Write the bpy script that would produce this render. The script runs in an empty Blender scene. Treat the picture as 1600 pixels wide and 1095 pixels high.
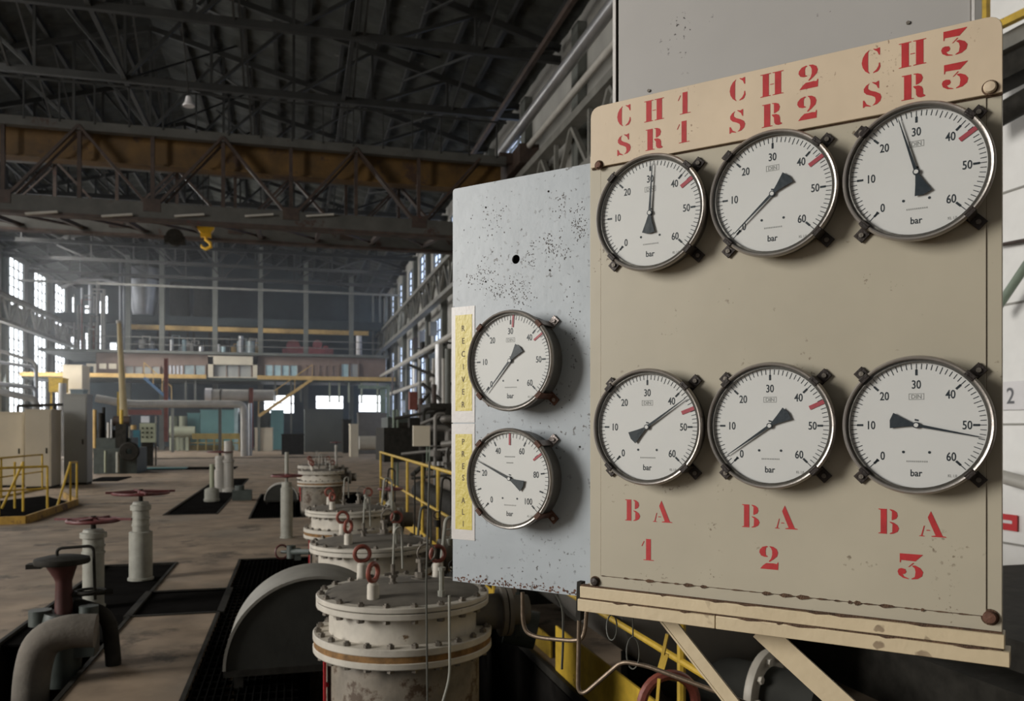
import bpy, math, random
from mathutils import Vector, Matrix
from math import sin, cos, pi, radians, atan2, hypot
random.seed(7)
scene = bpy.context.scene
col = scene.collection

# ------------------------------------------------------------------ camera
PHI = radians(14.65)          # camera turned right of the hall axis (hall axis = +Y)
FOC = 1300.0                  # focal length for a 1600 px wide frame
CX, HY, EYE = 800.0, 667.0, 1.6
FW = Vector((sin(PHI), cos(PHI), 0)); RT = Vector((cos(PHI), -sin(PHI), 0)); UP = Vector((0, 0, 1))
CAM = Vector((0, 0, EYE))
cd = bpy.data.cameras.new('camera'); cam = bpy.data.objects.new('camera', cd); col.objects.link(cam)
cam.location = CAM; cam.rotation_euler = (pi/2, 0, -PHI)
cd.sensor_width = 36; cd.lens = 36*FOC/1600; cd.shift_y = (HY-547.5)/1600
cd.clip_start = 0.05; cd.clip_end = 400
cd.dof.use_dof = True; cd.dof.focus_distance = 1.75; cd.dof.aperture_fstop = 7.0
scene.camera = cam
# ------------------------------------------------------------------ world, lights, exposure
scene.view_settings.view_transform = 'Standard'; scene.view_settings.look = 'None'
scene.view_settings.gamma = 1.0; scene.view_settings.use_curve_mapping = False
scene.view_settings.exposure = 0.0
scene.cycles.use_denoising = True; scene.cycles.denoising_prefilter = 'ACCURATE'
scene.cycles.max_bounces = 6; scene.cycles.diffuse_bounces = 3; scene.cycles.glossy_bounces = 3
scene.cycles.transparent_max_bounces = 12; scene.cycles.caustics_reflective = False; scene.cycles.caustics_refractive = False
scene.cycles.sample_clamp_indirect = 4.0; scene.cycles.volume_bounces = 0; scene.cycles.volume_step_rate = 4
w = bpy.data.worlds.new('sky'); scene.world = w; w.use_nodes = True
bg = w.node_tree.nodes['Background']; bg.inputs[0].default_value = (0.93, 0.96, 1.0, 1); bg.inputs[1].default_value = 0.35

def area(name, loc, direction, sx, sy, power, colr, spread=180):
    ld = bpy.data.lights.new(name, 'AREA'); ld.shape = 'RECTANGLE'; ld.size = sx; ld.size_y = sy
    ld.energy = power; ld.color = colr; ld.spread = radians(spread)
    o = bpy.data.objects.new(name, ld); col.objects.link(o); o.location = loc
    o.rotation_euler = Vector(direction).to_track_quat('-Z', 'Z').to_euler()
    return o
HL, HR, HB0, HB1 = -17.2, 7.4, -22.0, 72.0     # hall: left wall, right wall, rear wall behind the camera, far wall
EAVE, RIDGE, AMID = 12.6, 15.9, -4.9
DAY = (1.0, 0.97, 0.92)
area('daylight_left_windows', (HL+0.6, 3.0, 5.6), (1, -0.08, -0.2), 8, 5.5, 3250, DAY)
area('added_rear_fill', (-7.0, HB0+0.6, 4.6), (0.1, 1, -0.1), 12, 6, 70, DAY)  # unseen source added behind the camera to fill the board front
area('daylight_left_windows_far', (HL+0.6, 54, 6.5), (1, -0.1, -0.35), 30, 8, 8200, (1.0, 0.97, 0.92), 140)
area('daylight_left_windows_middle', (HL+0.6, 26, 5.0), (1, 0, -0.5), 20, 5.5, 2600, DAY, 140)
area('daylight_right_windows_far', (HR-0.9, 54, 10.6), (-1, -0.05, -0.5), 26, 2.4, 1100, (0.9, 0.95, 1.0), 140)

# ------------------------------------------------------------------ pixel rays -> places in the hall
def ray(px, py): return FW + RT*((px-CX)/FOC) + UP*((HY-py)/FOC)
def pD(px, py, d): return CAM + ray(px, py)*d
def pZ(px, py, z=0.0):
    r = ray(px, py); return CAM + r*((z-EYE)/r.z)
def pY(px, py, b):
    r = ray(px, py); return CAM + r*(b/r.y)
def pX(px, py, a):
    r = ray(px, py); return CAM + r*(a/r.x)
THETA = radians(32.3)
PSI = -(PHI+THETA)
face0 = CAM + FW*1.7637 + RT*0.285          # centre line of the first beige gauge, on the dial plane
_R = Matrix.Rotation(PSI, 4, 'Z')
UU = (_R @ Vector((1, 0, 0))).to_3d(); NN = (_R @ Vector((0, 1, 0))).to_3d()   # along panel, into panel
GD = 0.045
PO = face0 + NN*GD; PO.z = 0
PM = Matrix.Translation(PO) @ _R; PMI = PM.inverted()
def PP(px, py, y=0.0):
    c = PMI @ CAM; d = (PMI.to_3x3() @ ray(px, py))
    p = c + d*((y-c.y)/d.y); return (p.x, p.z)

# ------------------------------------------------------------------ materials
MATS = {}
def mat(name, base, rough=0.6, metal=0.0, var=0.25, scale=6.0, rust=0.0, rustcol=(0.09, 0.035, 0.015), rscale=9.0, bump=0.15,
        spots=0.0, spotcol=(0.05, 0.045, 0.04), sscale=60.0, spec=0.5, dust=0.0):
    if name in MATS: return MATS[name]
    m = bpy.data.materials.new(name); m.use_nodes = True; nt = m.node_tree; N = nt.nodes; L = nt.links
    bs = N['Principled BSDF']; bs.inputs['Roughness'].default_value = rough; bs.inputs['Metallic'].default_value = metal
    bs.inputs['Specular IOR Level'].default_value = spec
    tc = N.new('ShaderNodeTexCoord')
    def noise(s, d=4, r=0.6):
        n = N.new('ShaderNodeTexNoise'); n.inputs['Scale'].default_value = s; n.inputs['Detail'].default_value = d
        n.inputs['Roughness'].default_value = r; L.new(tc.outputs['Object'], n.inputs['Vector']); return n
    def ramp(src, a, b):
        r = N.new('ShaderNodeMapRange'); r.inputs[1].default_value = a; r.inputs[2].default_value = b; L.new(src, r.inputs[0]); return r.outputs[0]
    def mix(fac, c1, c2):
        x = N.new('ShaderNodeMix'); x.data_type = 'RGBA'
        if isinstance(fac, float): x.inputs[0].default_value = fac
        else: L.new(fac, x.inputs[0])
        for s, c in ((6, c1), (7, c2)):
            if isinstance(c, tuple): x.inputs[s].default_value = (*c, 1)
            else: L.new(c, x.inputs[s])
        return x.outputs[2]
    n1 = noise(scale)
    lo = tuple(max(0, c*(1-var)) for c in base); hi = tuple(min(1, c*(1+var*0.8)) for c in base)
    c = mix(ramp(n1.outputs[0], 0.3, 0.7), lo, hi)
    if dust > 0:
        n4 = noise(scale*0.35, 3); c = mix(ramp(n4.outputs[0], 0.62-dust*0.3, 0.8), c, (0.23, 0.2, 0.16))
    if rust > 0:
        n2 = noise(rscale, 6, 0.7); c = mix(ramp(n2.outputs[0], 0.72-rust*0.35, 0.76-rust*0.3), c, rustcol)
    if spots > 0:
        v = noise(sscale, 2, 0.5); big = noise(sscale*0.09, 3, 0.6)
        mm = N.new('ShaderNodeMath'); mm.operation = 'MULTIPLY'
        L.new(ramp(v.outputs[0], 0.62, 0.66), mm.inputs[0]); L.new(ramp(big.outputs[0], 0.62-spots*0.2, 0.66), mm.inputs[1])
        c = mix(mm.outputs[0], c, spotcol)
    L.new(c, bs.inputs['Base Color'])
    if bump > 0:
        n3 = noise(scale*5, 3); b = N.new('ShaderNodeBump'); b.inputs['Strength'].default_value = bump; b.inputs['Distance'].default_value = 0.01
        L.new(n3.outputs[0], b.inputs['Height']); L.new(b.outputs[0], bs.inputs['Normal'])
    MATS[name] = m; return m
def emit(name, colr, strength):
    m = bpy.data.materials.new(name); m.use_nodes = True; nt = m.node_tree
    bs = nt.nodes['Principled BSDF']; bs.inputs['Base Color'].default_value = (*[c*0.6 for c in colr], 1); bs.inputs['Roughness'].default_value = 0.4
    bs.inputs['Emission Color'].default_value = (*colr, 1); bs.inputs['Emission Strength'].default_value = strength
    MATS[name] = m; return m
def glass_mat():
    m = bpy.data.materials.new('clear_glass'); m.use_nodes = True; nt = m.node_tree; N = nt.nodes; L = nt.links
    N.remove(N['Principled BSDF']); out = N['Material Output']
    t = N.new('ShaderNodeBsdfTransparent'); t.inputs[0].default_value = (0.96, 0.97, 0.96, 1)
    g = N.new('ShaderNodeBsdfGlossy'); g.inputs['Roughness'].default_value = 0.06; f = N.new('ShaderNodeFresnel'); f.inputs[0].default_value = 1.33
    x = N.new('ShaderNodeMixShader'); L.new(f.outputs[0], x.inputs[0]); L.new(t.outputs[0], x.inputs[1]); L.new(g.outputs[0], x.inputs[2])
    L.new(x.outputs[0], out.inputs[0]); MATS['glass'] = m; return m
glass_mat()
M = dict(
 beige=mat('beige_panel_paint', (0.44, 0.395, 0.30), 0.45, var=0.07, scale=3, bump=0.04, spots=0.15, spotcol=(0.2, 0.16, 0.11), sscale=130),
 cream=mat('cream_board_paint', (0.62, 0.50, 0.355), 0.5, var=0.07, scale=5, bump=0.06, spots=0.25, spotcol=(0.3, 0.2, 0.13), sscale=150),
 rail=mat('cream_rail_paint', (0.60, 0.49, 0.32), 0.5, var=0.08, scale=6, bump=0.15, spots=0.5, spotcol=(0.10, 0.05, 0.025), sscale=30),
 rustpaint=mat('rust_edge', (0.10, 0.055, 0.03), 0.85, var=0.5, scale=60, bump=0.5),
 blue=mat('blue_grey_plate_paint', (0.37, 0.405, 0.43), 0.42, var=0.10, scale=4, bump=0.08, spots=0.95, spotcol=(0.07, 0.065, 0.06), sscale=75),
 cabinet=mat('grey_cabinet_paint', (0.39, 0.375, 0.355), 0.4, var=0.06, scale=2.5, bump=0.02, spots=0.12, sscale=110),
 trimw=mat('white_edge_trim', (0.6, 0.58, 0.55), 0.5, var=0.1, scale=80),
 red=mat('red_stencil_paint', (0.44, 0.02, 0.022), 0.6, var=0.18, scale=25, bump=0.05),
 dial=mat('dial_white', (0.70, 0.685, 0.67), 0.5, var=0.03, scale=8, bump=0.0),
 ink=mat('dial_ink', (0.012, 0.02, 0.028), 0.5, var=0.1), inkgrey=mat('faded_ink', (0.28, 0.28, 0.27), 0.5, var=0.1),
 redmark=mat('red_limit_mark', (0.40, 0.06, 0.08), 0.5, var=0.15),
 bezel=mat('bezel_steel', (0.36, 0.33, 0.30), 0.34, metal=0.5, var=0.25, scale=14, rust=0.25, rustcol=(0.10, 0.06, 0.04), rscale=20, bump=0.05),
 case=mat('gauge_case', (0.16, 0.15, 0.135), 0.45, metal=0.5, var=0.3, scale=10),
 lug=mat('dark_lug', (0.03, 0.022, 0.018), 0.5, metal=0.3, var=0.5, scale=30), luglight=mat('screw_steel', (0.32, 0.28, 0.26), 0.4, metal=0.7, var=0.3, scale=50),
 rustlug=mat('rusty_lug', (0.12, 0.055, 0.035), 0.7, metal=0.2, var=0.5, scale=40),
 paper=mat('white_paper', (0.62, 0.59, 0.56), 0.35, var=0.06, scale=20, bump=0.05), yellowpaper=mat('yellow_paper', (0.62, 0.51, 0.10), 0.4, var=0.1, scale=14),
 letter=mat('brown_letter_ink', (0.10, 0.07, 0.03), 0.6, var=0.2),
 yellow=mat('yellow_paint', (0.52, 0.34, 0.035), 0.5, var=0.25, scale=8, rust=0.25), dirtyyellow=mat('dirty_yellow_paint', (0.36, 0.21, 0.03), 0.6, var=0.35, scale=4, rust=0.45, rscale=3),
 conduit=mat('dull_conduit', (0.17, 0.125, 0.085), 0.45, metal=0.5, var=0.3, scale=12),
 wire=mat('thin_wire', (0.10, 0.10, 0.085), 0.5, metal=0.3, var=0.3),
 vessel=mat('vessel_white_paint', (0.52, 0.48, 0.41), 0.5, var=0.16, scale=7, rust=0.18, rustcol=(0.16, 0.10, 0.05), rscale=7, bump=0.12),
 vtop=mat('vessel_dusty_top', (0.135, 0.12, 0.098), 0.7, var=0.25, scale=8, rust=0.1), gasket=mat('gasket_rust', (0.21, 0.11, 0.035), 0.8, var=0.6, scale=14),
 bolt=mat('grimy_bolt', (0.16, 0.14, 0.115), 0.5, metal=0.4, var=0.4, scale=40),
 ring=mat('oxide_red_ring', (0.22, 0.055, 0.035), 0.5, var=0.3, scale=25), redwheel=mat('maroon_handwheel', (0.12, 0.03, 0.03), 0.5, var=0.35, scale=15), darkred=mat('dark_oxide_red', (0.055, 0.014, 0.011), 0.55, var=0.4), vshell=mat('vessel_grimy_shell', (0.20, 0.17, 0.13), 0.65, var=0.5, scale=5, rust=0.5, rustcol=(0.07, 0.04, 0.02), rscale=5), greygreen=mat('grey_green_sheet', (0.10, 0.11, 0.10), 0.5, var=0.15, scale=1),
 post=mat('grey_green_post', (0.28, 0.275, 0.235), 0.5, var=0.2, scale=8, rust=0.12), dark=mat('dark_grimy_steel', (0.026, 0.024, 0.020), 0.7, spec=0.12, var=0.4, scale=8),
 darkgreen=mat('dark_green_steel', (0.045, 0.055, 0.048), 0.5, var=0.3, scale=6), insul=mat('insulation_cloth', (0.14, 0.122, 0.10), 0.85, var=0.2, scale=6, rust=0.12, bump=0.3),
 cladding=mat('grey_pipe_cladding', (0.15, 0.14, 0.125), 0.5, metal=0.4, var=0.15, scale=3), label_red=mat('red_label', (0.55, 0.03, 0.035), 0.5, var=0.12),
 drum=mat('grey_drum', (0.045, 0.045, 0.04), 0.8, spec=0.1, var=0.15, scale=4), edge=mat('pale_rim', (0.20, 0.19, 0.165), 0.6, var=0.2),
 floor=mat('floor_concrete', (0.26, 0.197, 0.14), 0.7, var=0.45, scale=1.7, rust=0.42, rustcol=(0.11, 0.085, 0.062), rscale=0.9, bump=0.15, dust=0.35, spec=0.3),
 plate=mat('dark_floor_plate', (0.011, 0.0105, 0.010), 0.9, metal=0.0, spec=0.0, var=0.3, scale=3), pit=mat('pit_shade_black', (0.012, 0.011, 0.010), 0.9, spec=0.0, var=0.3),  # pit: shade of the pits put into a near-black colour
 wall=mat('wall_plaster', (0.33, 0.32, 0.29), 0.8, var=0.2, scale=0.6, rust=0.15, rustcol=(0.2, 0.17, 0.13), rscale=0.9),
 whitewall=mat('white_wall_sheet', (0.82, 0.81, 0.78), 0.5, var=0.08, scale=1.5), pier=mat('green_grey_pier', (0.13, 0.145, 0.14), 0.7, var=0.2, scale=0.8),
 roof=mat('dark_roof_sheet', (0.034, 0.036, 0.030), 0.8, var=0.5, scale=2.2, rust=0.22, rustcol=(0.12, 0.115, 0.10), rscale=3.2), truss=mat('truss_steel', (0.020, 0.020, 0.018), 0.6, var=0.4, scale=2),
 crane=mat('crane_rusty_steel', (0.048, 0.030, 0.022), 0.6, var=0.5, scale=3, rust=0.3, rustcol=(0.06, 0.022, 0.014), rscale=2),
 cranegrey=mat('crane_grey_steel', (0.072, 0.070, 0.062), 0.6, var=0.3, scale=1.5, rust=0.35, rustcol=(0.05, 0.025, 0.018), rscale=1.2),
 craneyellow=mat('crane_yellow', (0.115, 0.06, 0.012), 0.6, var=0.5, scale=1.2, rust=0.45, rustcol=(0.05, 0.025, 0.014), rscale=1.0),
 hook=mat('hook_yellow', (0.85, 0.50, 0.03), 0.4, var=0.1), lattice=mat('runway_grey_paint', (0.17, 0.165, 0.145), 0.6, var=0.25, scale=2),
 silver=mat('silver_cladding', (0.42, 0.42, 0.42), 0.35, metal=0.7, var=0.25, scale=0.8), bulk=mat('dark_blue_green_sheet', (0.028, 0.042, 0.046), 0.7, var=0.35, scale=0.5),
 column=mat('column_green_grey', (0.12, 0.125, 0.11), 0.6, var=0.25, scale=1), brown=mat('brown_office_panel', (0.22, 0.155, 0.125), 0.7, var=0.2, scale=0.6),
 beigebox=mat('beige_enclosure', (0.55, 0.49, 0.38), 0.55, var=0.1, scale=1), greybox=mat('grey_enclosure', (0.33, 0.335, 0.32), 0.45, var=0.12, scale=1),
 turq=mat('turquoise_paint', (0.17, 0.36, 0.36), 0.5, var=0.12, scale=1), palegreen=mat('pale_green_paint', (0.36, 0.38, 0.27), 0.6, var=0.15, scale=1),
 maroon=mat('maroon_machine', (0.20, 0.055, 0.06), 0.5, var=0.25, scale=2), bluem=mat('blue_machine', (0.05, 0.11, 0.20), 0.5, var=0.25, scale=2),
 teal=mat('teal_post', (0.02, 0.12, 0.16), 0.5, var=0.2, scale=2), offglass=mat('office_glass', (0.30, 0.36, 0.37), 0.15, var=0.2, scale=1.5),
 blueglass=mat('blue_office_glass', (0.40, 0.55, 0.58), 0.15, var=0.2, scale=2), polecream=mat('cream_yellow_pole', (0.50, 0.40, 0.22), 0.6, var=0.2, scale=1), ochre=mat('ochre_walkway', (0.50, 0.33, 0.12), 0.6, var=0.2, scale=2),
 olive=mat('olive_yellow', (0.26, 0.19, 0.045), 0.6, var=0.3, scale=2), pipew=mat('pale_pipe', (0.42, 0.40, 0.36), 0.5, var=0.15, scale=2),
 greenpipe=mat('green_pipe', (0.20, 0.25, 0.19), 0.5, var=0.2, scale=3), redpost=mat('dull_red_post', (0.20, 0.06, 0.045), 0.6, var=0.3, scale=2),
 signw=mat('white_sign', (0.72, 0.70, 0.70), 0.5, var=0.04), signink=mat('dark_sign_ink', (0.12, 0.12, 0.13), 0.6, var=0.1),
 screen=mat('pale_screen', (0.60, 0.62, 0.66), 0.3, var=0.04),
)
M['glass'] = MATS['glass']
M['pane'] = emit('daylit_pane', (0.92, 0.95, 1.0), 3.0)
M['paneblue'] = emit('daylit_pane_blue', (0.62, 0.74, 1.0), 1.6)

# ------------------------------------------------------------------ mesh builder
MW = {}
def link(o): col.objects.link(o); return o
def tag(o, label=None, cat=None, group=None, kind=None):
    if label: o['label'] = label
    if cat: o['category'] = cat
    if group: o['group'] = group
    if kind: o['kind'] = kind
    return o
def thing(name, label, cat, loc=(0, 0, 0), rz=0.0, group=None, mtx=None):
    o = bpy.data.objects.new(name, None); link(o); o.empty_display_size = 0.1
    mw = mtx.copy() if mtx is not None else Matrix.Translation(Vector(loc)) @ Matrix.Rotation(rz, 4, 'Z')
    o.location = mw.to_translation(); o.rotation_euler = mw.to_euler(); MW[o] = mw
    return tag(o, label, cat, group)
class MB:
    def __init__(s): s.v = []; s.f = []
    def add(s, vs, fs, m=None):
        n = len(s.v)
        s.v += [tuple(m @ Vector(p)) if m is not None else tuple(p) for p in vs]
        s.f += [tuple(i+n for i in f) for f in fs]; return s
    def box(s, c, d, m=None, rz=0.0):
        x, y, z = d[0]/2, d[1]/2, d[2]/2
        vs = [(-x, -y, -z), (x, -y, -z), (x, y, -z), (-x, y, -z), (-x, -y, z), (x, -y, z), (x, y, z), (-x, y, z)]
        t = Matrix.Translation(Vector(c)) @ Matrix.Rotation(rz, 4, 'Z')
        if m is not None: t = m @ t
        return s.add(vs, [(0, 3, 2, 1), (4, 5, 6, 7), (0, 1, 5, 4), (1, 2, 6, 5), (2, 3, 7, 6), (3, 0, 4, 7)], t)
    def box2(s, a, b):
        return s.box([(a[i]+b[i])/2 for i in range(3)], [abs(a[i]-b[i]) for i in range(3)])
    def bar(s, p, q, w_, h_=None, up=(0, 0, 1)):
        p, q = Vector(p), Vector(q); h_ = h_ or w_; d = q-p; L = d.length; d.normalize(); u = Vector(up)
        if abs(d.dot(u)) > 0.99: u = Vector((0, 1, 0))
        x = d.cross(u).normalized(); z = x.cross(d)
        t = Matrix(((x.x, d.x, z.x, 0), (x.y, d.y, z.y, 0), (x.z, d.z, z.z, 0), (0, 0, 0, 1))); t.translation = (p+q)/2
        return s.box((0, 0, 0), (w_, L, h_), t)
    def tube(s, pts, r, n=10, cap=True):
        pts = [Vector(p) for p in pts]; rs = r if isinstance(r, (list, tuple)) else [r]*len(pts)
        vs = []; fs = []; pu = None
        for i, p in enumerate(pts):
            d = (pts[min(i+1, len(pts)-1)]-pts[max(i-1, 0)]).normalized()
            if pu is None: u = d.orthogonal().normalized()
            else: u = (pu-d*pu.dot(d)).normalized()
            pu = u; v = d.cross(u)
            for k in range(n):
                a = 2*pi*k/n; vs.append(p+(u*cos(a)+v*sin(a))*rs[i])
        for i in range(len(pts)-1):
            for k in range(n):
                a, b = i*n+k, i*n+(k+1) % n; fs.append((a, b, b+n, a+n))
        if cap: fs.append(tuple(range(n-1, -1, -1))); fs.append(tuple((len(pts)-1)*n+k for k in range(n)))
        return s.add(vs, fs)
    def lathe(s, prof, m=None, n=32, a0=0, a1=2*pi):       # prof: (r, z) about z
        full = abs(a1-a0-2*pi) < 1e-6; cnt = n if full else n+1; vs = []; fs = []
        for (r, z) in prof:
            for k in range(cnt):
                a = a0+(a1-a0)*k/n; vs.append((r*cos(a), r*sin(a), z))
        for i in range(len(prof)-1):
            for k in range(n if full else n):
                j = (k+1) % cnt; a, b = i*cnt+k, i*cnt+j; fs.append((a, b, b+cnt, a+cnt))
        return s.add(vs, fs, m)
    def cyl(s, c, r, h, m=None, n=24, r2=None):
        r2 = r if r2 is None else r2; t = Matrix.Translation(Vector(c)); t = m @ t if m is not None else t
        return s.lathe([(0.0001, 0), (r, 0), (r2, h), (0.0001, h)], t, n)
    def torus(s, R_, r, m=None, n=28, k=8):
        prof = [(R_+r*cos(2*pi*i/k), r*sin(2*pi*i/k)) for i in range(k+1)]
        return s.lathe(prof, m, n)
    def poly(s, pts2, m, th=0.0):                         # pts2 in local x,z ; extruded towards -y
        n = len(pts2); vs = [(x, 0, z) for x, z in pts2]+[(x, -th, z) for x, z in pts2]
        area_ = sum(pts2[i][0]*pts2[(i+1) % n][1]-pts2[(i+1) % n][0]*pts2[i][1] for i in range(n))
        idx = list(range(n)) if area_ > 0 else list(range(n-1, -1, -1))
        fs = [tuple(i+n for i in idx)]
        if th > 0: fs += [(idx[i], idx[(i+1) % n], idx[(i+1) % n]+n, idx[i]+n) for i in range(n)]
        return s.add(vs, fs, m)
    def build(s, name, material, parent=None, world=False, bevel=0.0, sharp=35, kind=None):
        me = bpy.data.meshes.new(name); vs = s.v
        loc = None
        if parent is not None and world:
            inv = MW[parent].inverted(); vs = [tuple(inv @ Vector(p)) for p in vs]
        elif parent is None:
            xs, ys, zs = zip(*vs); loc = Vector(((min(xs)+max(xs))/2, (min(ys)+max(ys))/2, min(zs)))
            vs = [(p[0]-loc.x, p[1]-loc.y, p[2]-loc.z) for p in vs]
        me.from_pydata(vs, [], s.f); me.validate(); me.update()
        me.shade_smooth(); me.set_sharp_from_angle(angle=radians(sharp))
        me.materials.append(material)
        o = bpy.data.objects.new(name, me); link(o)
        if loc is not None: o.location = loc; MW[o] = Matrix.Translation(loc)
        if parent is not None:
            o.parent = parent; MW[o] = MW[parent].copy()
        if bevel > 0:
            b = o.modifiers.new('bevel', 'BEVEL'); b.width = bevel; b.segments = 2; b.limit_method = 'ANGLE'
        if kind: o['kind'] = kind
        return o
def put(name, material, mb, label, cat, group=None, **k):
    return tag(mb.build(name, material, None, **k), label, cat, group)
def struct(name, material, mb, **k):
    return tag(mb.build(name, material, None, **k), kind='structure')
TXT = {}
def text_geo(s, size=1.0, sx=1.0):
    key = (s,)
    if key not in TXT:
        cu = bpy.data.curves.new('t', 'FONT'); cu.body = s; cu.align_x = 'CENTER'; cu.align_y = 'CENTER'; cu.size = 1.0; cu.resolution_u = 3; cu.offset = 0.012
        o = bpy.data.objects.new('t', cu); link(o); dg = bpy.context.evaluated_depsgraph_get()
        me = bpy.data.meshes.new_from_object(o.evaluated_get(dg)); vs = [tuple(v.co) for v in me.vertices]; fs = [tuple(p.vertices) for p in me.polygons]
        bpy.data.objects.remove(o); bpy.data.meshes.remove(me); bpy.data.curves.remove(cu)
        if vs:
            xs = [v[0] for v in vs]; ys = [v[1] for v in vs]; cx, cy = (min(xs)+max(xs))/2, (min(ys)+max(ys))/2; h = max(ys)-min(ys)
            vs = [((v[0]-cx), (v[1]-cy)) for v in vs]
        TXT[key] = (vs, fs)
    vs, fs = TXT[key]
    return [(v[0]*size*sx, 0, v[1]*size) for v in vs], fs     # in x,z plane facing -y
def dupe(o, parent=None, label=None):
    c = o.copy(); link(c); c.parent = parent
    for ch in [x for x in o.children]: dupe(ch, c)
    if label: c['label'] = label
    return c

# ================================================================== the gauge board
def pthing(name, label, cat, x, z, y=0.0, group=None):
    return thing(name, label, cat, group=group, mtx=PM @ Matrix.Translation((x, y, z)))
def ppoly(mb, pts, y=0.0, th=0.01):           # polygon on the panel plane, front face at local y
    return mb.poly(pts, Matrix.Translation((0, y+th, 0)), th)
def rounded(pts, r, which, n=5):
    out = []
    for i, p in enumerate(pts):
        if i not in which: out.append(p); continue
        a = Vector(pts[i-1]); b = Vector(p); c = Vector(pts[(i+1) % len(pts)])
        u = (a-b).normalized()*r; v = (c-b).normalized()*r
        for k in range(n+1):
            t = k/n; q = (b+u)*(1-t)**2 + b*2*t*(1-t) + (b+v)*t*t; out.append((q.x, q.y))
    return out
BX0 = PP(922, 600)[0]; BX1 = PP(1566, 600)[0]
ZT = (PP(925, 266)[1]+PP(1566, 145)[1])/2           # underside of header board
ZTT = (PP(945, 167)[1]+PP(1550, 28)[1])/2
ZB = (PP(914, 917.5)[1]+PP(1559, 983)[1])/2
ZA = (PP(938, 902)[1]+PP(1535, 957.6)[1])/2
ZC = (PP(910, 935.5)[1]+PP(1403, 991)[1])/2
ZD = (PP(907, 959)[1]+PP(1565, 1030)[1])/2
board = pthing('gauge_board', 'large beige metal board holding six round pressure gauges above red BA lettering', 'board', BX0, ZB)
mb = MB(); mb.box2((BX0, 0.0, ZB), (BX1, 0.03, ZT+0.03)); 
def pbuild(mb, name, material, parent, **k):     # geometry written in panel coordinates
    mb.v = [tuple(PM @ Vector(p)) for p in mb.v]
    return mb.build(name, material, parent, world=True, **k)
pbuild(mb, 'backing_frame', M['beige'], board, bevel=0.001)
SX0, SX1 = PP(939.5, 600)[0], PP(1541, 560)[0]
mb = MB(); mb.box2((SX0, -0.0022, ZA), (SX1, -0.0002, ZT+0.02)); pbuild(mb, 'front_sheet', M['beige'], board, bevel=0.0007)
mb = MB(); mb.box2((SX0-0.0012, -0.0004, ZA), (SX0, 0.0005, ZT)); mb.box2((SX1, -0.0004, ZA), (SX1+0.0006, 0.0005, ZT)); mb.box2((SX0, -0.0003, ZA-0.0012), (SX1, 0.0005, ZA))
# peeled, rust-edged flakes along the lower seam
rr = random.Random(3); x = SX0
while x < SX1:
    L_ = rr.uniform(0.006, 0.035); th = rr.uniform(0.0006, 0.0026) if rr.random() < 0.75 else rr.uniform(0.003, 0.006)
    if x+L_ < SX1: ppoly(mb, [(x, ZA-0.0005), (x+L_*0.3, ZA-th), (x+L_*0.7, ZA-th*0.6), (x+L_, ZA-0.0005), (x+L_*0.8, ZA+th*0.5), (x+L_*0.35, ZA+th*0.7)], -0.0026, 0.0003)
    x += L_+rr.uniform(0, 0.012)
pbuild(mb, 'rusty_seam', M['rustpaint'], board)
header = pthing('header_board', 'cream sign board with red stencilled CH and SR lettering above the gauges', 'sign board', BX0, ZT, -0.004)
HX0, HX1 = PP(926, 220)[0], PP(1567, 90)[0]
mb = MB(); ppoly(mb, rounded([(HX0, ZT), (HX1, ZT), (HX1, ZTT), (HX0, ZTT)], 0.026, (2, 3)), -0.010, 0.0075); pbuild(mb, 'board_plate', M['cream'], header, bevel=0.001)
mb = MB(); mb.box2((HX0, -0.0035, ZT-0.0026), (HX1, 0.0, ZT-0.0002)); pbuild(mb, 'lower_edge_gap', M['rustpaint'], header)
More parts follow.
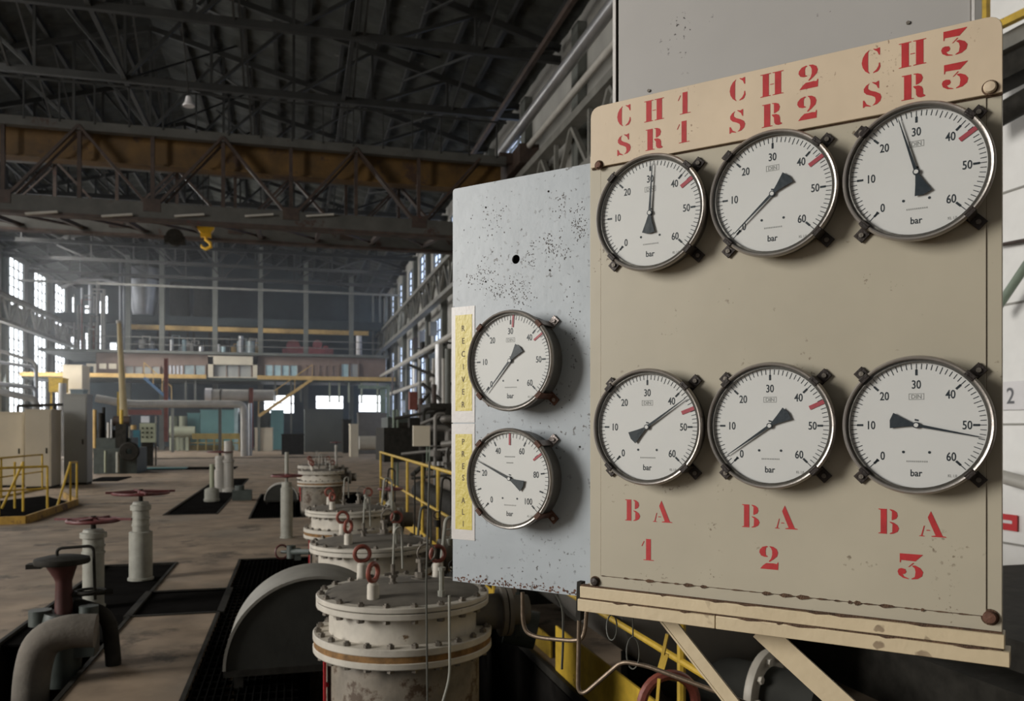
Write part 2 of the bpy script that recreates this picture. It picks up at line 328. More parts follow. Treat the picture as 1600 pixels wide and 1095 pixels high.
# stencil glyphs, unit height
G = {
'1': [[(.1, 0), (.62, 0), (.62, .03), (.47, .035), (.47, 1), (.23, 1), (.23, .035), (.1, .03)], [(0, .66), (.04, .65), (.15, .87), (.12, .9)]],
'H': [[(0, 0), (.45, 0), (.45, .03), (.37, .04), (.37, .96), (.46, .97), (.46, 1), (0, 1), (0, .97), (.1, .96), (.1, .04), (0, .03)],
      [(.53, 0), (1.0, 0), (1.0, .03), (.9, .04), (.9, .96), (1.0, .97), (1.0, 1), (.53, 1), (.53, .97), (.63, .96), (.63, .04), (.53, .03)], [(.42, .48), (.59, .48), (.59, .51), (.42, .51)]],
'C': [[(.29, .98), (.14, .87), (.04, .7), (0, .5), (.04, .3), (.14, .13), (.3, .0), (.3, .03), (.25, .12), (.245, .5), (.25, .88), (.29, .95)],
      [(.45, 1), (.56, .97), (.66, 1), (.7, 1), (.7, .7), (.66, .7), (.6, .85), (.45, .97)], [(.7, .38), (.72, .22), (.66, .08), (.6, .03), (.44, 0), (.44, .03), (.56, .12), (.64, .25), (.66, .38)]],
'S': [[(.26, .97), (.12, .9), (.03, .77), (.04, .64), (.14, .53), (.34, .44), (.46, .36), (.49, .24), (.46, .12), (.36, .03), (.54, .06), (.67, .17), (.71, .32), (.66, .46), (.5, .57), (.3, .66), (.2, .75), (.2, .87)],
      [(.36, 1), (.5, .96), (.58, 1), (.62, 1), (.62, .7), (.58, .7), (.52, .84), (.36, .97)], [(0, .0), (.04, .01), (.1, .05), (.3, .0), (.3, .03), (.14, .13), (.05, .3), (.0, .3)]],
'R': [[(0, 0), (.46, 0), (.46, .03), (.37, .04), (.37, 1), (.02, 1), (.02, .97), (.1, .96), (.1, .04), (0, .03)],
      [(.45, 1), (.6, .99), (.73, .93), (.79, .78), (.74, .63), (.62, .56), (.53, .54), (.53, .95), (.45, .97)],
      [(.44, .5), (.62, .5), (.74, .44), (.79, .33), (.8, .12), (.88, .06), (.86, .02), (.72, 0), (.6, .04), (.54, .14), (.53, .36), (.44, .47)]],
'B': [[(0, 0), (.31, 0), (.31, 1), (0, 1), (0, .97), (.08, .95), (.08, .05), (0, .03)],
      [(.42, 1), (.56, .97), (.68, .88), (.71, .74), (.66, .63), (.5, .55), (.49, .6), (.5, .9), (.42, .97)], [(.42, .5), (.55, .47), (.7, .37), (.76, .24), (.7, .1), (.55, .02), (.42, 0), (.42, .03), (.51, .08), (.52, .4), (.42, .47)]],
'A': [[(.42, 1), (.31, .76), (.33, .68), (.58, .06), (.44, .03), (.44, 0), (.95, 0), (.95, .03), (.83, .05)], [(.17, .42), (.205, .42), (.12, .04), (.2, .02), (.2, 0), (0, 0), (0, .02), (.07, .04)], [(.26, .23), (.4, .23), (.38, .265), (.27, .265)]],
'2': [[(.32, 1), (.14, .95), (.02, .82), (0, .7), (.08, .57), (.22, .52), (.36, .53), (.36, .56), (.28, .6), (.27, .8), (.29, .92), (.38, .97)],
      [(.44, 1), (.6, .98), (.74, .89), (.8, .74), (.76, .58), (.6, .43), (.44, .32), (.4, .34), (.5, .46), (.55, .62), (.55, .8), (.5, .92), (.44, .97)], [(.04, 0), (.8, 0), (.82, .3), (.79, .34), (.75, .25), (.62, .27), (.3, .26), (.16, .15)]],
'3': [[(.08, 1), (.9, 1), (.9, .98), (.64, .72), (.13, .74), (.11, .64), (.08, .64)], [(.38, .48), (.42, .48), (.6, .64), (.56, .66)],
      [(.53, .55), (.64, .56), (.82, .47), (.92, .32), (.88, .15), (.72, .03), (.5, 0), (.5, .03), (.62, .1), (.65, .3), (.62, .44), (.53, .52)],
      [(.14, .42), (.28, .39), (.32, .28), (.27, .2), (.18, .18), (.24, .09), (.4, .03), (.4, 0), (.2, .03), (.04, .14), (0, .28), (.04, .38)]],
}
def earclip_glyph(mb, ch, cx, cz, h, y):
    allx = [p[0] for g in G[ch] for p in g]; wd = max(allx)
    for g in G[ch]:
        pts = [(cx+(p[0]-wd/2)*h, cz+(p[1]-0.5)*h) for p in g]
        tri = __import__('mathutils').geometry.tessellate_polygon([[Vector((a, b, 0)) for a, b in pts]])
        vs = [(a, y, b) for a, b in pts]; fs = []
        for t in tri:
            a, b, c = [vs[i] for i in t]
            cr = (b[0]-a[0])*(c[2]-a[2])-(b[2]-a[2])*(c[0]-a[0])
            fs.append(tuple(t) if cr > 0 else (t[0], t[2], t[1]))
        mb.add(vs, fs)
LH = 0.0455
for word, pts in (('CH1', [(975, 181), (1022, 172), (1069, 161)]), ('SR1', [(975, 226), (1022, 217), (1067.5, 206)]),
                  ('CH2', [(1152.5, 140.3), (1206, 131.4), (1263, 120)]), ('SR2', [(1152, 189.6), (1206, 179.3), (1261, 168.4)]),
                  ('CH3', [(1361, 96), (1425.6, 83.7), (1491, 66.3)]), ('SR3', [(1362.7, 147.3), (1427, 135), (1492, 118.6)])):
    for ch, (px, py) in zip(word, pts): mb = MB(); xx, zz = PP(px, py, -0.010); earclip_glyph(mb, ch, xx, zz, LH, -0.0104); pbuild(mb, 'stencilled_letter', M['red'], header)
for word, pts in (('BA1', [(988.6, 797), (1035.4, 799), (1012, 858.5)]), ('BA2', [(1173.2, 806), (1228.4, 808), (1201.4, 871)]), ('BA3', [(1388.6, 814.5), (1457, 818.6), (1422.3, 885)])):
    for ch, (px, py) in zip(word, pts): mb = MB(); xx, zz = PP(px, py, -0.002); earclip_glyph(mb, ch, xx, zz, 0.0465, -0.0027); pbuild(mb, 'stencilled_letter', M['red'], board)
# lower rails
rail1 = pthing('mounting_rail', 'cream painted rail directly under the gauge board, chipped at its edges', 'rail', BX0, ZC)
mb = MB(); x0 = PP(909, 930)[0]; mb.box2((x0, -0.010, ZC+0.0015), (BX1+0.004, 0.035, ZB-0.0015)); pbuild(mb, 'rail_body', M['rail'], rail1, bevel=0.0015)
rail2 = pthing('mounting_rail', 'lowest cream painted rail with a joint, below the other rail of the gauge board', 'rail', BX0, ZD)
xj = PP(1121, 975)[0]
mb = MB(); mb.box2((x0-0.004, -0.014, ZD), (xj-0.0006, 0.04, ZC-0.0012)); mb.box2((xj+0.0006, -0.0135, ZD), (BX1+0.012, 0.04, ZC-0.0012)); pbuild(mb, 'rail_body', M['rail'], rail2, bevel=0.0015)
mb = MB(); rr = random.Random(5)
for zline, yy in ((ZB, -0.0105), (ZC, -0.0145)):
    mb.box2((x0, yy+0.004, zline-0.0014), (BX1, yy+0.02, zline+0.0014)); x = x0+0.01
    while x < BX1-0.05:
        L_ = rr.uniform(0.01, 0.06)
        if rr.random() < 0.6: ppoly(mb, [(x, zline-0.001), (x+L_*0.4, zline-0.0035), (x+L_, zline-0.001), (x+L_*0.6, zline+0.001)], yy-0.0002, 0.0003)
        x += L_+rr.uniform(0, 0.05)
pbuild(mb, 'rusty_chips', M['rustpaint'], rail2)
# bolts
def bolt_at(px, py, y, r, m, label, domed=True):
    x, z = PP(px, py, y); t = pthing('bolt', label, 'bolt', x, z, y)
    m4 = Matrix.Rotation(pi/2, 4, 'X')
    mb = MB(); mb.lathe([(0.0001, 0), (r, 0), (r, r*0.45), (r*0.8, r*0.75), (0.0001, r*0.85)], m4, 6 if not domed else 20); mb.build('bolt_head', m, t)
    mb = MB(); mb.lathe([(0.0001, -0.0005), (r*1.25, -0.0005), (r*1.25, 0.001), (0.0001, 0.001)], m4, 20); mb.build('washer', M['rustpaint'], t)
bolt_at(936, 258, -0.010, 0.0085, M['rustlug'], 'rusty brown bolt at the lower left corner of the cream header board', False)
bolt_at(1547, 137, -0.010, 0.0105, M['cream'], 'cream painted bolt at the right end of the header board')
bolt_at(930, 908, -0.001, 0.0095, M['lug'], 'dark bolt at the bottom left corner of the gauge board')
bolt_at(1547, 964, -0.001, 0.0115, M['rustlug'], 'large rusty bolt at the bottom right corner of the gauge board')
# grey cabinet behind
CY = 0.06
cab = pthing('steel_cabinet', 'grey steel cabinet face rising behind the cream header board', 'cabinet', PP(966, 100, CY)[0], 1.2, CY)
cx0, cx1 = PP(966, 100, CY)[0], PP(1517, 30, CY)[0]
mb = MB(); mb.box2((cx0, CY, ZC+0.01), (cx1, CY+0.33, 3.4)); pbuild(mb, 'cabinet_body', M['cabinet'], cab, bevel=0.002)
for (a, b) in ((958.5, 963), (1518, 1523)):
    mb = MB(); a_, b_ = PP(a, 100, CY)[0], PP(b, 30 if a > 1000 else 100, CY)[0]; mb.box2((a_, CY-0.004, ZC+0.01), (b_, CY+0.02, 3.4)); pbuild(mb, 'edge_trim', M['trimw'], cab)
mb = MB(); a_, b_ = PP(963, 100, CY)[0], PP(966, 100, CY)[0]; mb.box2((a_, CY+0.001, ZC+0.01), (b_, CY+0.02, 3.4)); pbuild(mb, 'door_gap', M['dark'], cab)
for (px, py) in ((1014, 142), (1419, 36)):
    xx, zz = PP(px, py, CY); mb = MB(); mb.cyl((0, 0, 0), 0.0035, 0.003, Matrix.Translation((xx, CY, zz)) @ Matrix.Rotation(pi/2, 4, 'X'), 10); pbuild(mb, 'screw', M['bolt'], cab)
# blue plate
BY = 0.09
bl = pthing('blue_plate', 'chipped blue-grey steel plate left of the beige board, holding two gauges', 'plate', PP(706, 907, BY)[0], PP(706, 907, BY)[1], BY)
bx0 = PP(707.5, 600, BY)[0]; bx1 = PP(922, 600, BY)[0]+0.05
zt = (PP(712, 297, BY)[1]+PP(920, 253, BY)[1])/2; zb = (PP(706, 907, BY)[1]+PP(911, 932, BY)[1])/2
hx, hz = PP(806, 405, BY)
n = 28; hr = 0.0115
outer = rounded([(bx0, zb), (bx1, zb), (bx1, zt), (bx0, zt)], 0.010, (3,))
mb = MB()   # plate with a round hole: ring of quads from hole to a square, square patched into the plate
sq = 0.03
def rect(a0, b0, a1, b1): mb.box2((a0, BY, b0), (a1, BY+0.004, b1))
for (a, b, c, d) in ((bx0+0.01, zb, hx-sq, zt), (hx+sq, zb, bx1, zt), (hx-sq, zb, hx+sq, hz-sq), (hx-sq, hz+sq, hx+sq, zt)): rect(a, b, c, d)
ppoly(mb, rounded([(bx0, zb), (bx0+0.0102, zb), (bx0+0.0102, zt), (bx0, zt)], 0.0098, (3,)), BY, 0.004)
vs = []; fs = []
for k in range(32):
    a = 2*pi*k/32; mx = max(abs(cos(a)), abs(sin(a))); q = sq/mx
    vs += [(hx+hr*cos(a), BY, hz+hr*sin(a)), (hx+q*cos(a), BY, hz+q*sin(a)), (hx+hr*cos(a), BY+0.004, hz+hr*sin(a))]
for k in range(32):
    j = (k+1) % 32; fs += [(k*3, k*3+1, j*3+1, j*3), (k*3+2, k*3, j*3, j*3+2)]
mb.add(vs, fs)
pbuild(mb, 'plate_sheet', M['blue'], bl)
mb = MB(); mb.box2((hx-0.03, BY+0.03, hz-0.03), (hx+0.03, BY+0.034, hz+0.03)); mb.box2((hx-0.03, BY+0.004, hz-0.03), (hx-0.027, BY+0.03, hz+0.03)); pbuild(mb, 'hole_backing', M['dark'], bl)
for (px, py) in ((759, 324), (857, 299), (759, 440), (859, 422), (906, 698)):
    xx, zz = PP(px, py, BY); mb = MB(); mb.cyl((0, 0, 0), 0.0025, 0.0008, Matrix.Translation((xx, BY, zz)) @ Matrix.Rotation(pi/2, 4, 'X'), 10); pbuild(mb, 'small_hole', M['dark'], bl)
# flaked paint crust along the bottom edge
mb = MB(); rr = random.Random(11)
for i in range(150):
    u_ = rr.random(); xx = bx0+0.004+(bx1-0.06-bx0)*u_; zz = zb+0.002+abs(rr.gauss(0, 0.008)); s_ = rr.uniform(0.0012, 0.004)
    mb.poly([(xx+s_*cos(t)*rr.uniform(.6, 1.2), zz+s_*sin(t)*rr.uniform(.5, 1.1)) for t in (0, 1.1, 2.2, 3.2, 4.2, 5.3)], Matrix.Translation((0, BY, 0)), 0.0006)
pbuild(mb, 'flaked_paint_edge', M['rustlug'], bl, kind='stuff')
mb = MB()
def blister(cx_, cy_, sx_, sy_, cnt):
    for i in range(cnt):
        xx, zz = PP(rr.gauss(cx_, sx_), rr.gauss(cy_, sy_), BY); s_ = rr.uniform(0.0006, 0.0019)
        if xx < bx0+0.004: continue
        mb.poly([(xx+s_*cos(t)*rr.uniform(.6, 1.2), zz+s_*sin(t)*rr.uniform(.8, 1.6)) for t in (0, 1.1, 2.2, 3.2, 4.2, 5.3)], Matrix.Translation((0, BY, 0)), 0.0003)
for a in ((760, 425, 10, 12, 60), (777, 455, 12, 8, 70), (742, 435, 10, 6, 35), (815, 465, 9, 7, 45), (830, 400, 5, 14, 40), (862, 385, 8, 14, 70), (880, 390, 10, 8, 30), (905, 355, 7, 14, 90), (770, 345, 16, 20, 60), (812, 445, 8, 8, 45), (880, 320, 12, 10, 30), (895, 500, 6, 30, 30), (845, 615, 20, 14, 50)): blister(*a)
pbuild(mb, 'paint_blisters', M['lug'], bl, kind='stuff')
# labels on the plate
def paper(y0, y1, yy0, yy1, letters, label):
    a0, a1 = PP(705, y0, BY)[0]+0.002, PP(742, y0, BY)[0]; z1, z0 = PP(724, y0, BY)[1], PP(724, y1, BY)[1]
    t = pthing('paper_label', label, 'label', (a0+a1)/2, z0, BY-0.0015)
    mb = MB(); mb.box2((a0, BY-0.0012, z0), (a1, BY-0.0004, z1)); pbuild(mb, 'plastic_sleeve', M['paper'], t)
    b0, b1 = PP(712, y0, BY)[0], PP(738, y0, BY)[0]; zz1, zz0 = PP(724, yy0, BY)[1], PP(724, yy1, BY)[1]
    mb = MB(); mb.box2((b0, BY-0.0018, zz0), (b1, BY-0.0013, zz1)); pbuild(mb, 'yellow_strip', M['yellowpaper'], t)
    for ch, py in letters:
        mb = MB(); vs, fs = text_geo(ch, 0.0215, 0.8); xx, zz = PP(724.5, py, BY); mb.add(vs, fs, Matrix.Translation((xx, BY-0.0022, zz))); pbuild(mb, 'printed_letter', M['letter'], t)
paper(479, 660, 492, 642, list(zip('RECIVER', (513, 532.5, 553, 573, 593, 612, 632))), 'upper yellow paper label reading RECIVER down the left edge of the blue plate')
paper(662, 843, 678, 827, [('P', 690), ('R', 709), ('E', 728), ('S', 746), ('A', 781.5), ('L', 799.5), ('I', 818)], 'lower yellow paper label ending in ALI, on the left edge of the blue plate')

# ------------------------------------------------------------------ pressure gauges
def clock(a): return (sin(a), cos(a))           # clockwise from the top
RX = Matrix.Rotation(pi/2, 4, 'X')             # lathe axis z -> local -y (towards the viewer)
def scale_mesh(mb, vmax, major, labels, minor, half, r):
    def tick(v, r0, r1, w_):
        a = -0.75*pi+1.5*pi*v/vmax; s_, c_ = clock(a); px, pz = c_*w_/2, -s_*w_/2
        mb.poly([(s_*r0-px, c_*r0-pz), (s_*r1-px, c_*r1-pz), (s_*r1+px, c_*r1+pz), (s_*r0+px, c_*r0+pz)], None)
    for i in range(int(vmax/minor)+1):
        v = i*minor; tick(v, r*0.885, r*((0.805) if abs(v/half-round(v/half)) > 1e-6 else 0.785), r*0.0105)
    for v in major: tick(v, r*0.80, r*0.715, r*0.031)
    for v in labels:
        a = -0.75*pi+1.5*pi*v/vmax; s_, c_ = clock(a); rad = 0.60 if v == 30 or v == 50 and vmax == 60 else 0.61
        if vmax == 60: rad = {0: .635, 10: .60, 20: .60, 30: .585, 40: .615, 50: .645, 60: .63}[v]
        vs, fs = text_geo(str(v), r*0.172, 0.74); mb.add(vs, fs, Matrix.Translation((s_*r*rad, 0, c_*r*rad)))
    vs, fs = text_geo('bar', r*0.14, 0.85); mb.add(vs, fs, Matrix.Translation((0, 0, -r*0.69)))
    for sx in (-.17, .17): mb.poly([(sx*r+0.02*r*cos(k*pi/5), -.39*r+.02*r*sin(k*pi/5)) for k in range(10)], None)
    mb.poly([(-.022*r, .065*r), (.03*r, .055*r), (.03*r, .078*r), (-.022*r, .09*r)], None)
def small_print(mb, r, din=True):
    if din:
        vs, fs = text_geo('DIN', r*0.085, 0.95); mb.add(vs, fs, Matrix.Translation((0, 0, r*.41)))
        for (a, b, c, d) in ((-.10, .365, .10, .373), (-.10, .447, .10, .455), (-.10, .365, -.094, .455), (.094, .365, .10, .455)): mb.poly([(a*r, b*r), (c*r, b*r), (c*r, d*r), (a*r, d*r)], None)
    else:
        for zz, ww in ((.42, .12), (.30, .08)): mb.poly([(-ww*r, zz*r), (ww*r, zz*r), (ww*r, (zz+.022)*r), (-ww*r, (zz+.022)*r)], None)
    k = -.13
    while k < .13: mb.poly([(k*r, -.535*r), ((k+.014)*r, -.535*r), ((k+.014)*r, -.512*r), (k*r, -.512*r)], None); k += .026
    vs, fs = text_geo('KL 1,0', r*0.055, 0.8); mb.add(vs, fs, Matrix.Translation((.46*r, 0, -.72*r)))
SH = {}
def gauge(px, py, yface, dia, ybase, value, vmax, reds, label, group, fade=False, lugmats=None, k=0, thin=False):
    x, z = PP(px, py, yface); t = pthing('pressure_gauge', label, 'gauge', x, z, ybase, group=group)
    r = dia/2; dep = ybase-yface
    T = lambda y: Matrix.Translation((0, y, 0)) @ RX
    mb = MB(); mb.lathe([(0.0001, 0), (r*.93, 0), (r*.95, .004), (r*.95, dep-.008), (r*.9, dep-.006)], RX, 72); mb.build('gauge_case', M['case'], t)
    mb = MB(); mb.lathe([(r*.955, dep-.016), (r*.975, dep-.016), (r*.995, dep-.012), (r, dep-.007), (r*.992, dep-.003), (r*.97, dep), (r*.95, dep-.001), (r*.938, dep-.004), (r*.93, dep-.0135)], RX, 96); mb.build('bezel', M['bezel'], t)
    mb = MB(); mb.lathe([(0.0001, dep-.012), (r*.935, dep-.012)], RX, 64); d = mb.build('dial', M['dial'], t)
    mb = MB(); mb.lathe([(0.0001, dep-.0035), (r*.94, dep-.0035)], RX, 48); mb.build('glass_pane', M['glass'], t)
    key = vmax
    mb = MB()
    if vmax == 60: scale_mesh(mb, 60, (0, 10, 20, 30, 40, 50, 60), (0, 10, 20, 30, 40, 50, 60), 1, 5, r)
    else: scale_mesh(mb, 100, range(0, 101, 10), (0, 20, 40, 60, 80, 100), 2, 10, r)
    a0 = -0.75*pi; s_, c_ = clock(a0); mb.poly([(s_*r*.80, c_*r*.80), (s_*r*.72-c_*r*.025, c_*r*.72+s_*r*.025), (s_*r*.72+c_*r*.025, c_*r*.72-s_*r*.025)], None)
    mb.v = [(a, -(dep-.0116), c) for a, b, c in mb.v]; mb.build('dial_scale', M['ink'], t)
    mb = MB(); small_print(mb, r, vmax == 60); mb.v = [(a, -(dep-.0117), c) for a, b, c in mb.v]; mb.build('small_print', M['inkgrey'], t)
    for v in reds:
        mb = MB(); a = -0.75*pi+1.5*pi*v/vmax; w_ = .020*r if thin else .032*r
        pts = []
        for (rr_, ww) in ((.66, -w_), (.91, -w_), (.91, w_), (.66, w_)): s_, c_ = clock(a); pts.append((s_*rr_*r+c_*ww, c_*rr_*r-s_*ww))
        mb.poly(pts, Matrix.Translation((0, -(dep-.0109), 0)), 0.0002); mb.build('red_limit_mark', M['redmark'], t)
    a = -0.75*pi+1.5*pi*value/vmax; Ra = Matrix.Rotation(a, 4, 'Y')
    mb = MB(); pts = [(-.022*r, 0), (-.006*r, .80*r), (0, .85*r), (.006*r, .80*r), (.022*r, 0), (.022*r, -.04*r), (.06*r, -.17*r), (.115*r, -.33*r), (.0, -.355*r), (-.115*r, -.33*r), (-.06*r, -.17*r), (-.022*r, -.04*r)]
    mb.poly(pts, Matrix.Translation((0, -(dep-.008), 0)) @ Ra, .0008); pt = mb.build('pointer', M['ink'], t)
    mb = MB(); mb.lathe([(0.0001, dep-.012), (r*.045, dep-.012), (r*.045, dep-.0068), (0.0001, dep-.0068)], RX, 20); mb.build('hub_cap', M['ink'], t)
    mb = MB(); mb.lathe([(0.0001, dep-.0068), (r*.03, dep-.0068), (r*.03, dep-.0062), (0.0001, dep-.0062)], RX, 20); mb.build('hub_pin', M['dial'], t)
    for i, ang in enumerate((45, 135, 225, 315)):
        m1, m2 = (lugmats or ('lug', 'lug', 'lug', 'lug'))[i], M['bezel']
        s_, c_ = clock(radians(ang)); Rm = Matrix.Rotation(radians(ang), 4, 'Y'); w_ = r*.075
        mb = MB()
        mb.box2((-w_*1.1, -.002, r*.93), (w_*1.1, -.006, r*1.175)); mb.box2((-w_*.95, -.002, r*.985), (w_*.95, -(dep-.008), r*1.015))
        mb.v = [tuple(Rm @ Vector(p)) for p in mb.v]; lg = mb.build('mounting_lug', M[m1], t, bevel=.0008)
        mb = MB(); mb.box2((-w_, -(dep-.014), r*.955), (w_, -(dep+.0012), r*1.012)); mb.box2((-w_, -(dep-.006), r*.925), (w_, -(dep+.0012), r*.96))
        mb.v = [tuple(Rm @ Vector(p)) for p in mb.v]; mb.build('rim_clip', M['rustlug' if fade else 'lug'], t, bevel=.001)
        mb = MB(); mb.cyl((0, 0, 0), .0045, .0035, Matrix.Translation(Rm @ Vector((0, -.006, r*1.095))) @ RX, 10); mb.build('lug_screw', M['luglight'] if fade else M['bolt'], t)
    return t
g1 = 'matching 60 bar gauges on the beige board'
DB = 0.250
gauge(1012.5, 331, -GD, DB, -.0022, 30.8, 60, (42.6,), 'gauge under the CH1 and SR1 lettering, its pointer standing almost upright', g1)
gauge(1204.5, 301, -GD, DB, -.0022, .5, 60, (42.8,), 'gauge under the CH2 and SR2 lettering, its pointer resting at zero', g1)
gauge(1430.5, 266.5, -GD, DB, -.0022, 26.4, 60, (42.6,), 'gauge under the CH3 and SR3 lettering, pointer leaning left of 30', g1)
gauge(1008, 667, -GD, DB, -.0022, 42.3, 60, (45.4,), 'gauge above the BA 1 lettering, its pointer just past 40', g1)
gauge(1200.5, 665, -GD, DB, -.0022, 2.2, 60, (44.6,), 'gauge above the BA 2 lettering, its pointer near zero and a red mark', g1)
gauge(1430.5, 664, -GD, DB, -.0022, 52.6, 60, (), 'gauge above the BA 3 lettering, pointer past 50 and no red mark', g1)
g2 = 'gauges on the blue plate'
DL = 0.2495
gauge(793.5, 563, BY-.064, DL, BY, -.8, 60, (31, 42.3), 'upper gauge on the blue plate, pointer resting at zero beside the RECIVER label', g2, fade=True, lugmats=('luglight', 'rustlug', 'rustlug', 'rustlug'), thin=True)
gauge(792.5, 748, BY-.064, DL, BY, 25.6, 100, (50, 70.5), 'lower gauge on the blue plate with a scale to 100 and two red marks', g2, fade=True, lugmats=('luglight', 'rustlug', 'rustlug', 'rustlug'), thin=True)

# ------------------------------------------------------------------ struts, conduits and wires under the board
def pl(px, py, y): xx, zz = PP(px, py, y); return PM @ Vector((xx, y, zz))
t = put('support_strut', M['rail'], MB().bar(pl(1040, 962, .05), pl(1168, 1125, .05), .026, .007, up=tuple(NN)).bar(pl(1030, 962, .062), pl(1158, 1125, .062), .004, .026, up=tuple(NN)), 'narrow cream angle-iron strut slanting down from the lower rail', 'strut')
t = put('support_strut', M['rail'], MB().bar(pl(1188, 982, .06), pl(1362, 1142, .06), .046, .006, up=tuple(NN)).bar(pl(1198, 978, .07), pl(1372, 1138, .07), .004, .02, up=tuple(NN)), 'broad cream strut slanting down under the lower rail, in front of a bolted flange', 'strut')
def smooth_path(pts, r=.03, n=6):
    pts = [Vector(p) for p in pts]; out = [pts[0]]
    for i in range(1, len(pts)-1):
        a, b, c = pts[i-1], pts[i], pts[i+1]; ra = min(r, (a-b).length*.45); rc = min(r, (c-b).length*.45)
        u = b+(a-b).normalized()*ra; v = b+(c-b).normalized()*rc
        for k in range(n+1): t_ = k/n; out.append(u*(1-t_)**2+b*2*t_*(1-t_)+v*t_*t_)
    out.append(pts[-1]); return out
put('conduit', M['conduit'], MB().tube(smooth_path([pl(905, 965, .06), pl(903, 1079, .06), pl(913, 1084, .06), pl(972, 1033, .07), pl(1010, 1040, .07), pl(1135, 1086, .07), pl(1230, 1125, .07)], .02), .0052, 10), 'thin brown conduit dropping from the corner of the board and running right', 'conduit')
put('conduit', M['conduit'], MB().tube(smooth_path([pl(816.5, 925, .11), pl(817, 984, .11), pl(838, 996, .11), pl(905, 1002, .11), pl(914, 990, .11), pl(917, 950, .11)], .04), .0052, 10), 'thin brown conduit hooking out from under the blue plate', 'conduit')
put('corner_bracket', M['dark'], MB().box2((0, 0, 0), (.0001, .0001, .0001)) if False else MB().bar(pl(908, 908, .06), pl(906, 968, .06), .012, .02, up=tuple(NN)), 'dark steel bracket at the left end of the rails', 'bracket')
for c_, (a, b, rx, ry, lb) in enumerate(((956, 980, 8, 20, 'left one of two hanging loops of thin wire'), (989, 1020, 10, 25, 'right one of two hanging loops of thin wire'))):
    put('wire_loop', M['wire'], MB().tube([pl(a, 955, .045)]+[pl(a+rx*cos(-pi/2+k*pi/12), b+ry*sin(-pi/2+k*pi/12), .05+.002*k) for k in range(25)], .0018, 6), lb+' below the rails', 'wire')
put('hanging_cable', M['wire'], MB().tube(smooth_path([pl(870, 928, .12), pl(880, 950, .13), pl(880, 1000, .14), pl(878, 1045, .16)], .03), .003, 6), 'thin grey cable hanging from under the blue plate', 'cable')
put('cable_tag', M['yellow'], MB().bar(pl(1043, 990, .25), pl(1036, 1022, .25), .008, .008).bar(pl(1040, 1020, .25), pl(1032, 1048, .25), .018, .004, up=tuple(NN)).bar(pl(1030, 1060, .25), pl(1026, 1110, .25), .008, .004, up=tuple(NN)), 'yellow-green strap hanging on the railing below the board', 'strap')

# ================================================================== the hall
def frange(a, b, s):
    while a < b-1e-6: yield a; a += s
# floor with open pits
PITS = [(-.62, 1.62, 1.0, 10.5), (-2.1, -1.36, 2.5, 10.45), (-1.36, -.62, 7.6, 8.66), (-2.28, -1.4, 16.2, 27.0), (-.75, 1.5, 15.2, 20.6)]
xs = sorted(set([HL, HR]+[p for q in PITS for p in q[:2]])); ys = sorted(set([HB0, HB1]+[p for q in PITS for p in q[2:]]))
mb = MB()
for i in range(len(xs)-1):
    for j in range(len(ys)-1):
        cx_, cy_ = (xs[i]+xs[i+1])/2, (ys[j]+ys[j+1])/2
        if any(a < cx_ < b and c < cy_ < d for a, b, c, d in PITS): continue
        mb.box2((xs[i], ys[j], -1.8), (xs[i+1], ys[j+1], 0))
struct('floor', M['floor'], mb)
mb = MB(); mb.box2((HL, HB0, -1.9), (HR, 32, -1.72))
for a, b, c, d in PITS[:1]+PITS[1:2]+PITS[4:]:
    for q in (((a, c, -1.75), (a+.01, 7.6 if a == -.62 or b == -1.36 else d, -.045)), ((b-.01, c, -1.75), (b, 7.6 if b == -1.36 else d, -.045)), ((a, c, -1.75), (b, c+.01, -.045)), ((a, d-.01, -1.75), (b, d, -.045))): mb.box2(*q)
struct('trim_1', M['pit'], mb)      # pit bottoms, and near-black liners that put shade into the wall colour
mb = MB()
for a, b, c, d in PITS:
    e = .03
    for q in (((a-e, c-e, -.05), (a, d+e, .012)), ((b, c-e, -.05), (b+e, d+e, .012)), ((a, c-e, -.05), (b, c, .012)), ((a, d, -.05), (b, d+e, .012))): mb.box2(*q)
struct('trim_2', M['dark'], mb)
def grating(x0, x1, y0, y1, label, gr=None, step=.045):
    t = thing('floor_grating', label, 'grating', ((x0+x1)/2, (y0+y1)/2, -.04), group=gr)
    mb = MB()
    for x in frange(x0+.02, x1, step): mb.box2((x-.003, y0, -.035), (x+.003, y1, 0))
    mb.build('bearing_bars', M['plate'], t, world=True)
    mb = MB()
    for y in frange(y0+.05, y1, .15): mb.box2((x0, y-.003, -.028), (x1, y+.003, -.004))
    mb.build('cross_bars', M['plate'], t, world=True)
grating(-.62, .02, 1.0, 10.5, 'dark steel grating strip along the left side of the vessels')
grating(.02, 1.62, 6.95, 8.5, 'dark steel grating between the second and third vessels')
grating(-.75, .0, 15.2, 20.6, 'dark grating beside the farthest vessels')
def fplate(q, label):
    put('floor_plate', M['plate'], MB().box2(*q), label, 'plate')
fplate(((-2.1, 6.9, -.03), (-1.36, 10.45, -.012)), 'dark steel cover plate around the bases of the two tall handwheel posts')
fplate(((-1.36, 7.6, -.03), (-.62, 8.66, -.012)), 'dark cross-channel cover plate joining the valve pit to the grating')
fplate(((-2.28, 16.2, -.03), (-1.4, 27, -.012)), 'dark cover plate around the three far pale posts')
